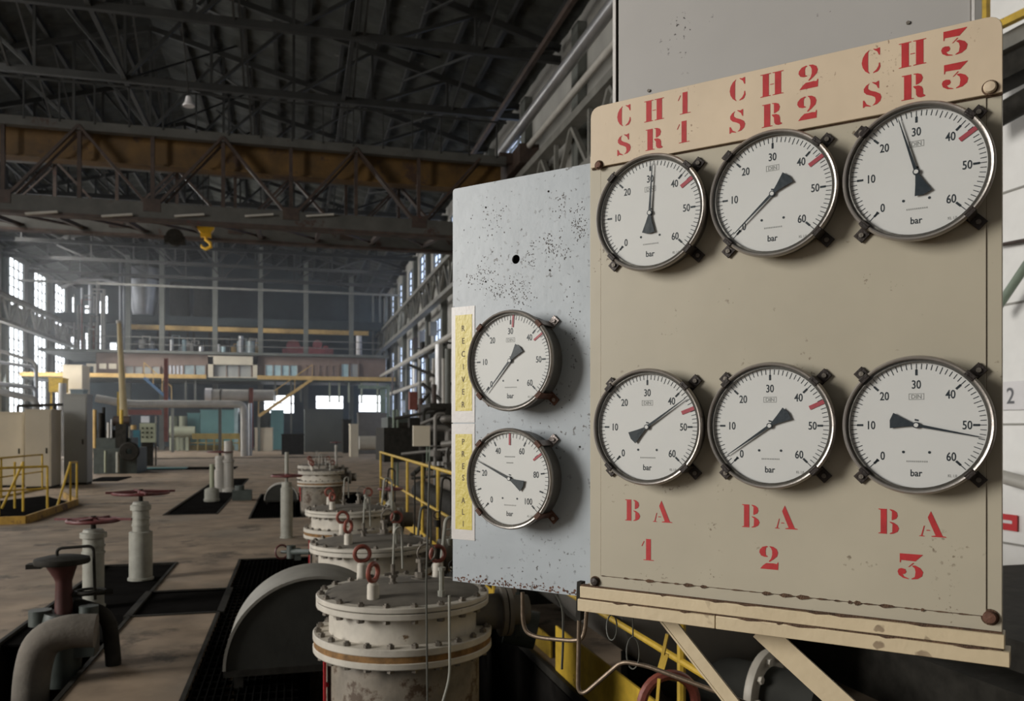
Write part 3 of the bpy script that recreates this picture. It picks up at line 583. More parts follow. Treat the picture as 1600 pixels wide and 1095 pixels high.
# walls
wl = MB(); T_ = .16
bays = list(frange(-20.6, 70, 5.15))
def wallbox(mb, X, y0, y1, z0, z1, sgn): mb.box2((X, y0, z0), (X+sgn*T_, y1, z1))
def wall_with_bays(X, sgn, lower, upper, ylist, mat_, name):
    mb = MB()
    for (z0, z1) in ((-.2, lower[0]), (lower[1], upper[0]), (upper[1], EAVE+.2)): wallbox(mb, X, HB0, HB1, z0, z1, sgn)
    for (zz0, zz1, segs) in ((lower[0], lower[1], ylist[0]), (upper[0], upper[1], ylist[1])):
        y = HB0
        for (a, b) in segs: wallbox(mb, X, y, a, zz0, zz1, sgn); y = b
        wallbox(mb, X, y, HB1, zz0, zz1, sgn)
    return struct(name, mat_, mb)
lwin = [(y+.75, y+4.45) for y in bays if y < HB1-4]
wall_with_bays(HL, -1, (1.6, 7.9), (9.3, 12.3), (lwin, lwin), M['wall'], 'wall_left')
rwin_up = [(y+.75, y+4.3) for y in bays if 22 < y < HB1-4]
rwin_lo = [(y+.8, y+4.2) for y in bays if 38 < y < HB1-4]
wall_with_bays(HR, 1, (1.0, 7.4), (9.6, 11.9), (rwin_lo, rwin_up), M['wall'], 'wall_right')
mb = MB(); mb.box2((HL, HB0-.4, -.2), (-13.2, HB0, EAVE)); mb.box2((-.8, HB0-.4, -.2), (HR, HB0, EAVE)); mb.box2((-13.2, HB0-.4, 7.8), (-.8, HB0, EAVE))
mb.add([(HL, HB0-.2, EAVE), (HR, HB0-.2, EAVE), (AMID, HB0-.2, RIDGE)], [(0, 1, 2)]); struct('wall_rear', M['wall'], mb)
wn = [0]
def window(X, y0, y1, z0, z1, side, nx, nz, pane):
    wn[0] += 1; r = bpy.data.objects.new('window_%d' % wn[0], None); link(r); r.location = (X, (y0+y1)/2, z0); r['kind'] = 'structure'; MW[r] = Matrix.Translation(r.location)
    mb = MB(); w_ = .035
    for i in range(nx+1): y = y0+(y1-y0)*i/nx; mb.box2((X-w_, y-w_, z0), (X+w_, y+w_, z1))
    for j in range(nz+1): z = z0+(z1-z0)*j/nz; mb.box2((X-w_, y0, z-w_*.8), (X+w_, y1, z+w_*.8))
    mb.build('window_frame', M['pier'], r, world=True)
    mb = MB(); s = .05*side; mb.box2((X+s, y0, z0), (X+s+.01*side, y1, z1)); mb.build('window_pane', pane, r, world=True)
for (a, b) in lwin:
    if b > 34:
        window(HL-.08, a, b, 1.6, 7.9, -1, 4, 9, M['pane']); window(HL-.08, a, b, 9.3, 12.3, -1, 4, 5, M['pane'])
for (a, b) in rwin_up:
    if b > 30: window(HR+.08, a, b, 9.6, 11.9, 1, 3, 5, M['paneblue'])
for (a, b) in rwin_lo: window(HR+.08, a, b, 1.0, 7.4, 1, 3, 10, M['paneblue'])
# piers standing against the side walls
for sx, X in ((1, HL), (-1, HR)):
    for y in bays:
        if (y < 40 and X == HL) or y < 8: continue
        put('wall_column', M['column' if X == HR else 'pier'], MB().box2((X+sx*.02, y-.05, 0), (X+sx*.26, y+.45, EAVE-.4)).box2((X+sx*.02, y-.15, 0), (X+sx*.34, y+.55, .3)),
            ('green-grey column against the left window wall' if X == HL else 'grey column against the right-hand wall'), 'column', group='columns along the '+('left' if X == HL else 'right')+' wall')
# roof
mb = MB(); n = 90
def roofz(x): return RIDGE-(abs(x-AMID)/(HR-AMID))*(RIDGE-EAVE)
def roof_side(x0, x1, nm):
    mb = MB(); yy = list(frange(HB0-1, HB1+1, .55)); vs = []; fs = []
    for i, y in enumerate(yy):
        o = .05 if i % 2 else 0
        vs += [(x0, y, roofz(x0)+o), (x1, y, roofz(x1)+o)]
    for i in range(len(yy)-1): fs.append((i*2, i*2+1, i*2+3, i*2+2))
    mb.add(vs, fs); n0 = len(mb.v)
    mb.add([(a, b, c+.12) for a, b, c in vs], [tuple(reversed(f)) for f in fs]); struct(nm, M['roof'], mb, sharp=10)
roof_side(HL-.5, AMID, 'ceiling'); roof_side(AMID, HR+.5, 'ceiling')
mb = MB()
for k in range(1, 12):
    for s in (-1, 1):
        x = AMID+s*(HR-AMID)*k/11.5; mb.box2((x-.06, 12, roofz(x)-.2), (x+.06, HB1, roofz(x)-.03))
struct('trim_3', M['truss'], mb)     # purlins
gable = MB(); gable.box2((HL, HB1, 5.0), (HR, HB1+.4, EAVE)); gable.add([(HL, HB1+.1, EAVE), (HR, HB1+.1, EAVE), (AMID, HB1+.1, RIDGE)], [(0, 1, 2)])
# openings low in the far wall
OPEN = []
for (px0, px1, py0, py1) in ((413, 459, 618, 645), (494, 536, 619, 638), (561, 601, 618, 643)):
    p0, p1 = pY(px0, py1, HB1), pY(px1, py0, HB1); OPEN.append((p0.x, p1.x, p0.z, p1.z))
x = HL
for (a, b, c, d) in OPEN: gable.box2((x, HB1, 0), (a, HB1+.4, 5.0)); gable.box2((a, HB1, 0), (b, HB1+.4, c)); gable.box2((a, HB1, d), (b, HB1+.4, 5.0)); x = b
gable.box2((x, HB1, 0), (HR, HB1+.4, 5.0)); struct('wall_far', M['bulk'], gable)
for (a, b, c, d) in OPEN:
    wn[0] += 1; r = bpy.data.objects.new('window_%d' % wn[0], None); link(r); r.location = ((a+b)/2, HB1, c); r['kind'] = 'structure'; MW[r] = Matrix.Translation(r.location)
    mb = MB(); mb.box2((a, HB1-.02, c+(d-c)*.52), (b, HB1+.06, c+(d-c)*.58)); mb.box2((a-.06, HB1-.02, c), (a, HB1+.06, d)); mb.box2((b, HB1-.02, c), (b+.06, HB1+.06, d)); mb.build('window_frame', M['dark'], r, world=True)
    mb = MB(); mb.box2((a, HB1+.1, c), (b, HB1+.12, d)); mb.build('window_pane', M['pane'], r, world=True)
# roof trusses
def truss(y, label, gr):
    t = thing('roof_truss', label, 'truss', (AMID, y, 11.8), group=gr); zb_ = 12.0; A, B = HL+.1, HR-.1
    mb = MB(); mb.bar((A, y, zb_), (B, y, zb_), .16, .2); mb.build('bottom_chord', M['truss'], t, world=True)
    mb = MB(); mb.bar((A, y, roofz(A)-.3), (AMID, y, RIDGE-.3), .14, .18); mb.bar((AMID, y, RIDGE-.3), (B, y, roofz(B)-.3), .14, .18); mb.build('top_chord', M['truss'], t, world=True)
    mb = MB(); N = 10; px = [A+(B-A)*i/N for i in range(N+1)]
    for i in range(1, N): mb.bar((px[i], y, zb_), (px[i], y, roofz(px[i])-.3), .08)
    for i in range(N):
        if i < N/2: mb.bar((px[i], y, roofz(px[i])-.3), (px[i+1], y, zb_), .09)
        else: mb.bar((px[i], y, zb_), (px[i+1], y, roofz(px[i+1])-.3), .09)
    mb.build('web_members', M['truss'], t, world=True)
for i, y in enumerate((18, 22.5, 27, 31.5, 36, 41, 46.3, 51.5, 56.6, 61.8)):
    truss(y, 'dark steel roof truss over the near part of the hall, above the crane' if y < 40 else 'grey steel roof truss over the far end of the hall', 'near roof trusses above the crane' if y < 40 else 'far roof trusses beyond the crane')
mb = MB()
for i, x in enumerate((-15, -11.5, -8, -4.9, -1.5, 1.8, 5)):
    for y in (18, 22.5, 27, 31.5, 36):
        mb.bar((x, y, 12), (x+(3.2 if i % 2 else -1.6), y+4.6, roofz(x)-.4), .06); mb.bar((x, y, roofz(x)-.4), (x, y+4.5, 12), .06)
mb.bar((-4.9, 18, 12), (-4.9, 41, 12), .12); mb.bar((1.5, 18, 12), (1.5, 41, 12), .1); mb.bar((-11, 18, 12), (-11, 41, 12), .1)
put('roof_bracing', M['truss'], mb, 'dark crossing braces between the near roof trusses', 'bracing')
# crane runway girders
for X, nm in ((HL+1.0, 'left'), (HR-.7, 'right')):
    t = thing('crane_runway', 'grey lattice crane runway girder along the %s side wall' % nm, 'girder', (X, 30, 7.6)); y0, y1 = 8, 70
    for zz, pn in ((7.6, 'bottom_chord'), (9.05, 'top_chord')): mb = MB(); mb.box2((X-.18, y0, zz), (X+.18, y1, zz+.2)); mb.build(pn, M['lattice'], t, world=True)
    mb = MB(); y = y0; up_ = True
    while y < y1: mb.bar((X, y, 7.7 if up_ else 9.1), (X, y+1.3, 9.1 if up_ else 7.7), .12, .10); mb.box2((X-.05, y-.05, 7.7), (X+.05, y+.05, 9.1)) if up_ else None; y += 1.3; up_ = not up_
    mb.build('lattice_web', M['lattice'], t, world=True)
    mb = MB(); mb.box2((X-.05, y0, 9.25), (X+.05, y1, 9.37)); mb.build('rail', M['crane'], t, world=True)
# bridge crane
cr = thing('bridge_crane', 'rusty lattice bridge crane with a yellow girder spanning the hall', 'crane', (AMID, 25, 7.5)); CA, CB = HL+1.5, HR-1.2
def latt(y, zb0, zt0, N, mats, ph=0, off=1.0):
    mb = MB(); mb.box2((CA, y-.12, zt0-.12), (CB, y+.12, zt0+.12)); mb.build('top_chord', M[mats[0]], cr, world=True)
    mb = MB(); mb.box2((CA, y-.14, zb0-.02), (CB, y+.14, zb0+.40)); mb.build('bottom_chord', M[mats[1]], cr, world=True)
    mb = MB(); mb.box2((CA, y-.17, zb0-.10), (CB, y+.17, zb0-.02)); mb.build('chord_flange', M['crane'], cr, world=True)
    mb = MB(); s = (CB-CA)/N
    for i in range(-1, N):
        x = CA+i*s+off
        if x < CA-.1 or x+s > CB+.1: continue
        if (i+ph) % 2: mb.bar((x, y-.1, zt0), (x+s, y-.1, zb0+.2), .13, .07); mb.bar((x, y+.1, zt0), (x+s, y+.1, zb0+.2), .10, .05)
        else: mb.bar((x, y-.1, zb0+.2), (x+s, y-.1, zt0), .10, .07); mb.bar((x+.1, y+.1, zb0+.2), (x+s+.1, y+.1, zt0), .07, .05)
        mb.box2((x-.05, y-.05, zb0+.3), (x+.05, y+.05, zt0+.1))
        if i % 2 == ph: mb.box2((x-.22, y-.16, zb0+.15), (x+.22, y-.13, zb0+.5))
    mb.build('lattice_web', M['crane'], cr, world=True)
latt(24.5, 7.3, 9.65, 12, ('cranegrey', 'cranegrey'), 0)
latt(29.4, 7.9, 10.1, 12, ('cranegrey', 'cranegrey'), 1)
mb = MB(); mb.box2((CA, 25.1, 8.95), (CB, 25.4, 9.7)); mb.box2((CA, 25.0, 8.9), (CB, 25.5, 8.95)); mb.build('yellow_girder', M['craneyellow'], cr, world=True)
mb = MB(); mb.box2((CA, 25.0, 9.7), (CB, 25.55, 9.82)); mb.build('walkway_edge', M['cranegrey'], cr, world=True)
mb = MB()
for i in range(13):
    x = CA+(CB-CA)*i/12; mb.bar((x, 24.5, 7.4), (x, 29.4, 8.0), .12, .12); mb.bar((x, 24.5, 7.4), (min(x+2, CB), 29.4, 8.0), .07, .07)
mb.build('cross_members', M['crane'], cr, world=True)
mb = MB()
for i in range(26):
    x = CA+.3+(CB-CA-.6)*i/25; mb.box2((x-.02, 24.35, 9.7), (x+.02, 24.39, 10.8))
mb.box2((CA, 24.35, 10.75), (CB, 24.39, 10.8)); mb.build('hand_railing', M['truss'], cr, world=True)
mb = MB(); c_ = pY(322, 359, 26.9); mb.cyl((0, .08, 0), .25, .18, Matrix.Translation((c_.x, 26.9, c_.z)) @ RX, 20); mb.box2((c_.x-.15, 26.75, c_.z-.24), (c_.x+.15, 26.95, c_.z))
hb = mb.build('hook_block', M['hook'], cr, world=True)
mb = MB(); mb.tube([(c_.x, 26.85, c_.z-.2), (c_.x, 26.85, c_.z-.32), (c_.x+.12, 26.85, c_.z-.40), (c_.x+.14, 26.85, c_.z-.52), (c_.x, 26.85, c_.z-.6), (c_.x-.12, 26.85, c_.z-.54), (c_.x-.14, 26.85, c_.z-.46)], [.05, .05, .055, .06, .055, .04, .015], 8); mb.build('hook', M['hook'], cr, world=True)
mb = MB(); mb.tube([(c_.x-.08, 26.85, c_.z), (c_.x-.08, 26.8, 9.5)], .012, 6); mb.tube([(c_.x+.08, 26.85, c_.z), (c_.x+.08, 26.8, 9.5)], .012, 6); mb.build('hoist_rope', M['dark'], cr, world=True)
mb = MB(); d_ = pY(274, 366, 27.4); mb.cyl((0, -.12, 0), .26, .2, Matrix.Translation((d_.x, 27.4, d_.z)) @ RX, 16); mb.box2((d_.x-.3, 27.2, d_.z-.3), (d_.x+.3, 27.5, d_.z-.1)); mb.build('dark_hook_block', M['dark'], cr, world=True)
for px in (65, 183, 296, 405, 500):
    mb = MB(); q = pY(px, 337 if px > 100 else 333, 24.2); mb.bar((q.x-.38, 24.2, q.z-.04), (q.x+.38, 24.2, q.z+.06), .1, .05)
    mb.build('white_marker', M['pipew'], cr, world=True)
for X_ in (HL+1.0, HR-.7): mb = MB(); mb.box2((X_-.3, 23.6, 9.38), (X_+.3, 30.2, 9.95)); mb.box2((X_-.3, 24.4, 9.6), (X_+(.7 if X_ < 0 else -.7), 24.6, 9.9)); mb.box2((X_-.3, 29.3, 9.6), (X_+(.7 if X_ < 0 else -.7), 29.5, 9.9)); mb.build('end_carriage', M['crane'], cr, world=True)
t = thing('pendant_lamp', 'small white lamp hanging in the dark roof above the crane', 'lamp', pY(295, 175, 24.0)); q = pY(295, 165, 24.0)
mb = MB(); mb.lathe([(0.0001, .25), (.07, .24), (.10, .1), (.16, 0), (.15, -.02), (0.0001, -.02)], Matrix.Translation(q), 16); mb.build('lamp_shade', M['signw'], t, world=True)
mb = MB(); mb.tube([q+Vector((0, 0, .2)), Vector((q.x, 22.6, 12))], .015, 6); mb.build('suspension_rod', M['dark'], t, world=True)
# pipe and roof-edge pieces high on the right wall
put('wall_pipe', M['silver'], MB().tube([(6.5, 14.0, 10.5), (6.5, 26.2, 10.5)], .16, 16), 'silver pipe running high along the right wall', 'pipe')
put('wall_pipe', M['pipew'], MB().tube([(6.7, 14.0, 9.9), (6.7, 27.5, 9.9)], .09, 12), 'thinner pale pipe just below the silver wall pipe', 'pipe')
put('crane_conductor_rail', M['crane'], MB().box2((6.3, 12, 11.6), (6.42, 34, 11.75)).box2((6.6, 12, 12.05), (6.7, 34, 12.2)), 'rusty red rails under the right-hand eave', 'rail')
mb = MB(); mb.box2((HR-.03, 3.0, 0), (HR-.01, 16, 9.4)); 
ws = struct('trim_4', M['whitewall'], mb)     # white sheeting on the near right wall
mb = MB()
for z in (.35, 1.62, 2.9, 4.1): mb.box2((HR-.05, 3, z), (HR-.03, 16, z+.02))
for y in (5, 7.6, 10.2, 12.8): mb.box2((HR-.05, y, 0), (HR-.03, y+.02, 9))
struct('trim_5', M['wall'], mb)
def onwall(px, py): return pX(px, py, HR-.05)
q = onwall(1581, 618)
t = thing('number_sign', 'small white sign with the number 2 on the white wall at far right', 'sign', (HR-.06, q.y, q.z-.2))
mb = MB(); mb.box2((HR-.065, q.y-.20, q.z-.15), (HR-.055, q.y+.20, q.z+.15)); mb.build('sign_plate', M['signw'], t, world=True)
vs, fs = text_geo('2', .24, .9); mb = MB(); mb.add(vs, fs, Matrix.Translation((HR-.068, q.y, q.z)) @ Matrix.Rotation(-pi/2, 4, 'Z')); mb.build('numeral', M['signink'], t, world=True)
q = onwall(1571, 815)
t = thing('red_sticker', 'red rectangular sticker low on the white wall at far right', 'sticker', (HR-.06, q.y, q.z-.1))
mb = MB(); mb.box2((HR-.065, q.y-.16, q.z-.085), (HR-.055, q.y+.4, q.z+.085)); mb.build('sticker_face', M['label_red'], t, world=True)
mb = MB(); mb.box2((HR-.068, q.y-.1, q.z-.012), (HR-.066, q.y+.35, q.z+.022)); mb.build('pale_band', M['signw'], t, world=True)
def nearwall(name, m, px0, py0, px1, py1, a, r, label, cat='pipe'):
    put(name, M[m], MB().tube([pX(px0, py0, a), pX(px1, py1, a)], r, 12), label, cat)
nearwall('wall_pipe', 'pipew', 1556, 742, 1640, 765, HR-.3, .07, 'pale horizontal pipe on the white wall below the number sign')
nearwall('wall_pipe', 'dark', 1556, 948, 1640, 945, HR-.5, .09, 'black pipe low on the white wall beside the board')
nearwall('wall_brace', 'greenpipe', 1556, 485, 1630, 375, HR-.3, .045, 'slanting green-grey brace on the white wall at far right', 'brace')
nearwall('wall_rail', 'crane', 1556, 384, 1640, 368, HR-.12, .02, 'thin rusty rod across the white wall at far right', 'rod')
put('wall_beam', M['dark'], MB().bar(pX(1540, 118, HR-.4), pX(1660, 55, HR-.4), .3, .42), 'black beam crossing behind the top right of the board', 'beam')
put('wall_beam', M['yellow'], MB().bar(pX(1540, 50, HR-.8), pX(1660, -8, HR-.8), .07, .07), 'yellow bar above the white wall at top right', 'bar')
put('wall_beam', M['yellow'], MB().bar(pX(1541, 40, HR-.9), pX(1541, -60, HR-.9), .05, .05), 'yellow upright bar rising behind the right end of the header board', 'bar')
put('wall_duct', M['lattice'], MB().bar(pX(1540, 84, HR-.6), pX(1660, 22, HR-.6), .1, .16), 'grey channel below the yellow bar at top right', 'channel')
put('wall_duct', M['dark'], MB().tube([pX(1540, 192, HR-.4), pX(1660, 125, HR-.4)], .12, 12), 'dark pipe behind the right end of the header board', 'pipe')

# ================================================================== vessels in the pit
VX = .5565
TOPZ = .737
def lifting_eye(parent, x, y, rot):
    mb = MB(); mb.lathe([(0.0001, TOPZ), (.031, TOPZ), (.029, TOPZ+.085), (.02, TOPZ+.095), (0.0001, TOPZ+.097)], Matrix.Translation((x, y, 0)), 14)
    p = mb.build('eye_post', M['vessel'], parent)
    mb = MB(); mb.torus(.043, .012, Matrix.Translation((x, y, TOPZ+.145)) @ Matrix.Rotation(rot, 4, 'Z') @ RX, 24, 8); mb.build('lifting_ring', M['ring'], p)
def vessel(label, loc):
    t = thing('pressure_vessel', label, 'vessel', loc, 0, 'flanged pressure vessels standing in the grated pit')
    mb = MB(); mb.lathe([(.40, -1.6), (.40, .40), (.385, .445)], None, 48); mb.build('shell', M['vshell'], t)
    mb = MB(); mb.lathe([(.385, .445), (.462, .445), (.466, .45), (.466, .474), (.462, .478), (.385, .478)], None, 64); mb.lathe([(.385, .508), (.462, .508), (.466, .512), (.466, .541), (.461, .545), (.385, .547)], None, 64); mb.build('lower_flange', M['vessel'], t)
    mb = MB(); mb.lathe([(.40, .477), (.461, .477), (.461, .509), (.40, .509)], None, 64); mb.build('rusty_gasket', M['gasket'], t)
    mb = MB(); mb.lathe([(.385, .54), (.385, .68)], None, 56); mb.build('neck', M['vessel'], t)
    mb = MB(); mb.lathe([(.385, .677), (.447, .677), (.45, .68), (.45, .704), (.447, .707), (.38, .707)], None, 64); mb.lathe([(.38, .7115), (.447, .7115), (.45, .714), (.45, .733), (.446, TOPZ), (.40, TOPZ+.001)], None, 64); mb.build('cover_flange', M['vessel'], t)
    mb = MB(); mb.lathe([(.43, .706), (.43, .713)], None, 48); mb.build('flange_gap', M['dark'], t)
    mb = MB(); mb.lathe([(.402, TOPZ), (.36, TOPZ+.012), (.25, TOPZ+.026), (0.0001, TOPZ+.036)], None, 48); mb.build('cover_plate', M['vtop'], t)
    first = None
    for (n_, R_, z0, z1) in ((20, .424, .658, .752), (24, .44, .43, .562)):
        proto = None
        for k in range(n_):
            a = 2*pi*k/n_
            if proto is None:
                mb = MB()
                for (a_, b_, c_) in ((z0, z0+.018, .019), (z0+.014, z1-.014, .009), (z1-.018, z1-.002, .019), (z1-.004, z1+.006, .011)): mb.cyl((0, 0, a_), c_, b_-a_, None, 6)
                proto = mb.build('flange_bolt', M['bolt'], t); b = proto
            else: b = proto.copy(); link(b); b.parent = t
            b.location = (R_*cos(a), R_*sin(a), 0); b.rotation_euler = (0, 0, a)
    RYm = Matrix.Rotation(pi/2, 4, 'Y')
    mb = MB(); mb.cyl((0, 0, .36), .095, .17, Matrix.Translation((0, 0, .60)) @ RYm, 24); mb.lathe([(.09, .52), (.135, .52), (.135, .545), (.05, .545)], Matrix.Translation((0, 0, .60)) @ RYm, 32); mb.lathe([(.05, .552), (.135, .552), (.135, .577), (.08, .577), (.08, .68)], Matrix.Translation((0, 0, .60)) @ RYm, 32); mb.build('side_nozzle', M['vtop'], t)
    for (px, py, rot) in ((583, 940, .9), (566, 905, .1), (684, 905, .25)):
        q = pZ(px, py, TOPZ); lifting_eye(t, q.x-VX, q.y-4.4, rot)
    # small fittings on the cover
    def fit(px, py): q = pZ(px, py, TOPZ+.02); return (q.x-VX, q.y-4.4, TOPZ+.015)
    x, y, z = fit(614, 915)
    mb = MB(); mb.cyl((x, y, z), .022, .025, None, 8); mb.cyl((x, y, z+.025), .016, .025, None, 12); mb.cyl((x, y, z+.05), .026, .014, None, 6); mb.cyl((x, y, z+.06), .012, .06, None, 8)
    mb.bar((x-.045, y, z+.065), (x+.03, y, z+.075), .014, .014); vv = mb.build('vent_valve', M['bolt'], t)
    mb = MB(); pth = smooth_path([(x, y, z+.1), (x+.01, y+.02, z+.30), (x+.05, y+.03, z+.32), (x+.055, y+.03, z+.09)], .03); mb.tube(pth, .006, 8); mb.build('vent_tube', M['post'], t)
    x, y, z = fit(658, 905)
    mb = MB(); mb.cyl((x, y, z), .055, .018, None, 20); mb.cyl((x, y, z+.018), .035, .03, None, 8); mb.cyl((x, y, z+.045), .018, .07, None, 10); mb.cyl((x, y, z+.10), .03, .02, None, 10); mb.torus(.05, .006, Matrix.Translation((x+.03, y, z+.15)) @ RX, 16, 6); mb.build('instrument_boss', M['bolt'], t)
    x, y, z = fit(690, 930)
    mb = MB(); mb.cyl((x, y, z), .02, .03, None, 8); mb.cyl((x, y, z+.03), .013, .1, None, 8); mb.cyl((x, y, z+.13), .02, .016, None, 8); mb.build('drain_stub', M['post'], t)
    mb = MB(); mb.box2((-.415, -.13, .15), (-.402, -.06, .42)); mb.bar((-.41, -.1, .3), (-.39, -.1, .3), .02); mb.build('red_plate', M['label_red'], t)
    return t
v1 = vessel('nearest white flanged pressure vessel, its cover with red lifting rings in full view', (VX, 4.4, 0))
for (b, lb) in ((6.36, 'second nearest white flanged pressure vessel, just behind the closest one'), (9.0, 'third nearest white flanged pressure vessel, smaller, beyond the second one'), (16.9, 'small far white vessel beside a pale half-round cover'), (19.3, 'farthest white vessel, only its top showing behind the others')):
    c = dupe(v1, None, lb); c.location = (VX, b, 0) if b < 15 else (VX-.04, b, 0); MW[c] = Matrix.Translation(c.location)
# half-round covers
def cover(name, x, y0, y1, r, zc, label, m1, m2, cut=0.0):
    t = thing(name, label, 'cover', (x, y0, zc)); Tm = Matrix.Translation((x, y0, zc)) @ Matrix.Rotation(pi/2, 4, 'X')
    L_ = y1-y0
    mb = MB(); mb.lathe([(r, 0), (r, -L_), (0.0001, -L_)], Tm, 40, 0, pi); mb.build('curved_shell', M[m2], t, world=True)
    mb = MB(); mb.lathe([(0.0001, -.012), (r-.012, -.012)], Tm, 40, 0, pi); mb.build('end_face', M[m1], t, world=True)
    mb = MB(); mb.lathe([(r-.014, -.01), (r-.014, .004), (r+.004, .004), (r+.004, -.03)], Tm, 40, 0, pi); mb.build('rim', M[m2], t, world=True)
    mb = MB(); mb.box2((x-r, y0, zc-.04), (x+r, y1, zc)); mb.box2((x-r*.9, y0+.1, -1.6), (x-r*.8, y0+.2, zc)); mb.box2((x+r*.8, y0+.1, -1.6), (x+r*.9, y0+.2, zc)); mb.build('base_frame', M['dark'], t, world=True)
cover('round_cover', .13, 5.28, 5.82, .545, .13, 'large dark half-round drum cover left of the nearest vessel', 'drum', 'edge')
q = pZ(437, 787, 0); cover('round_cover', q.x+.03, q.y, q.y+.5, .34, .08, 'small pale half-round cover left of the far white vessel', 'drum', 'pipew')
# thin rods crossing in front of the nearest vessel
def rod(name, px, pts, d, r, m, label, cat='pipe'):
    put(name, M[m], MB().tube(smooth_path([pD(a, b, d) for a, b in pts], .05), r, 8), label, cat)
rod('thin_pipe', 0, [(671, 720), (669, 812), (666, 905), (668, 1105)], 3.4, .0042, 'wire', 'long thin grey rod standing before the nearest vessel, left of the two')
rod('thin_pipe', 0, [(702, 930), (703, 1058), (688, 1110)], 3.4, .0055, 'post', 'thin pale pipe at the right of the nearest vessel, bending near its foot')
rod('thin_pipe', 0, [(648, 735), (648, 800), (646, 945)], 7.6, .008, 'dark', 'short dark rod standing between the vessels and the yellow railing')
# small side valve on the second vessel
q = pD(455, 862, 6.6)
t = thing('side_valve', 'small dark valve with a red handwheel left of the second vessel', 'valve', q)
e = pD(486, 862, 6.35)
mb = MB(); mb.tube([q+Vector((-.0, 0, 0)), e], .022, 10); mb.cyl(q+Vector((.0, 0, -.05)), .035, .1, None, 12); mb.tube([q, q+(q-e)*.5], .012, 8); mb.box(q+Vector((.05, 0, -.02)), (.05, .06, .09)); mb.build('valve_body', M['darkgreen'], t, world=True)
dd = (q-e).normalized(); mb = MB(); mb.torus(.055, .008, Matrix.Translation(q+(q-e)*.5) @ dd.to_track_quat('Z', 'Y').to_matrix().to_4x4(), 20, 6); mb.build('handwheel', M['redwheel'], t, world=True)

# ------------------------------------------------------------------ handwheel posts
def handwheel(mb, x, y, z, R_, spokes=4, r=.016, arms=None, rot=0.0):
    mb.torus(R_, r, Matrix.Translation((x, y, z)), 36, 8)
    for k in range(spokes):
        a = rot+2*pi*k/spokes; mb.bar((x+.03*cos(a), y+.03*sin(a), z+.01), (x+R_*cos(a), y+R_*sin(a), z), .026, .016)
    mb.cyl((x, y, z-.03), .04, .06, None, 14)
    if arms:
        for a in arms: mb.bar((x-a[0]*cos(a[1]), y-a[0]*sin(a[1]), z+.012), (x+a[0]*cos(a[1]), y+a[0]*sin(a[1]), z+.012), .03, .022)
def wheel_post(px, pybase, pywheel, Rw, rb, ru, label, m='post', zbase=0.0, stem_up=0.0, arms=None, group=None, zsplit=.55, spokes=4, capr=1.25):
    q = pZ(px, pybase, zbase); d = (HY-pywheel)/FOC; dep = (q-CAM).dot(FW); zw = EYE+d*dep
    t = thing('handwheel_post', label, 'valve', (q.x, q.y, zbase), 0, group); h = zw-zbase
    mb = MB(); mb.lathe([(0.0001, 0), (rb*1.12, 0), (rb*1.12, .02), (rb, .025), (rb, h*zsplit), (rb*.8, h*zsplit+.01)], None, 28); mb.build('pillar', M[m], t)
    mb = MB(); mb.lathe([(ru, h*zsplit), (ru, h*.80), (ru*capr, h*.805), (ru*capr, h*.86), (ru, h*.87), (ru*.9, h*.90), (.02, h*.905)], None, 24)
    for k in (.62, .70): mb.lathe([(ru, h*k), (ru*1.1, h*k), (ru*1.1, h*k+.02), (ru, h*k+.02)], None, 24)
    mb.build('upper_sleeve', M[m], t)
    mb = MB(); mb.cyl((0, 0, h*.9), .022, h*.1+.04, None, 12)
    if stem_up: mb.cyl((0, 0, h), .028 if stem_up > .2 else .02, stem_up, None, 12)
    mb.build('stem', M['dark' if not stem_up else m], t)
    mb = MB(); handwheel(mb, 0, 0, h, Rw, spokes, .016, arms, .4); mb.build('handwheel', M['redwheel'], t)
    return t
wheel_post(220, 905, 770, .27, .115, .082, 'tall pale post with a wide maroon handwheel, right one of the near left pair', arms=[(.335, .25), (.335, 1.9)])
wheel_post(146, 948, 813, .21, .088, .088, 'pale post with maroon handwheel and long cross bar, left of the near pair', arms=[(.34, -.25), (.22, 1.2)])
wheel_post(448, 840, 743, .21, .085, .072, 'pale post with pinkish-red handwheel and tall stem standing alone in mid floor', stem_up=.34, zsplit=.8, capr=1.0)
wheel_post(344, 768, 706, .30, .13, .11, 'far pale post with a handwheel, middle one of three on the dark plate', m='pipew', group=None, capr=1.1)
q = pZ(357, 768, 0); t = thing('valve_post', 'tallest pale post of the far group of three on the dark plate', 'post', (q.x, q.y, 0)); mb = MB(); mb.lathe([(0.0001, 0), (.17, 0), (.17, .08), (.12, .1), (.12, .72), (.14, .73), (.14, .78), (.11, .8), (.10, 1.25), (0.0001, 1.26)], None, 20); mb.build('pillar', M['pipew'], t)
q = pZ(331, 783, 0); t = thing('valve_post', 'short thin pale post on a thick drum base, left of the three far posts', 'post', (q.x, q.y, 0)); mb = MB(); mb.lathe([(0.0001, 0), (.16, 0), (.17, .05), (.15, .06), (.15, .26), (.06, .3)], None, 20); mb.build('drum_base', M['post'], t); mb = MB(); mb.cyl((0, 0, .28), .045, .52, None, 12); mb.build('pillar', M['palegreen'], t)
q = pZ(374, 782, 0); put('valve_box', M['darkgreen'], MB().box2((q.x-.15, q.y, 0), (q.x+.25, q.y+.4, .22)).cyl((q.x+.0, q.y+.1, .22), .1, .1, None, 14), 'low dark valve housing right of the three far posts', 'valve')
wheel_post(525, 730, 691, .22, .05, .05, 'distant thin post with a small handwheel above the far vessels', group=None, m='pipew')
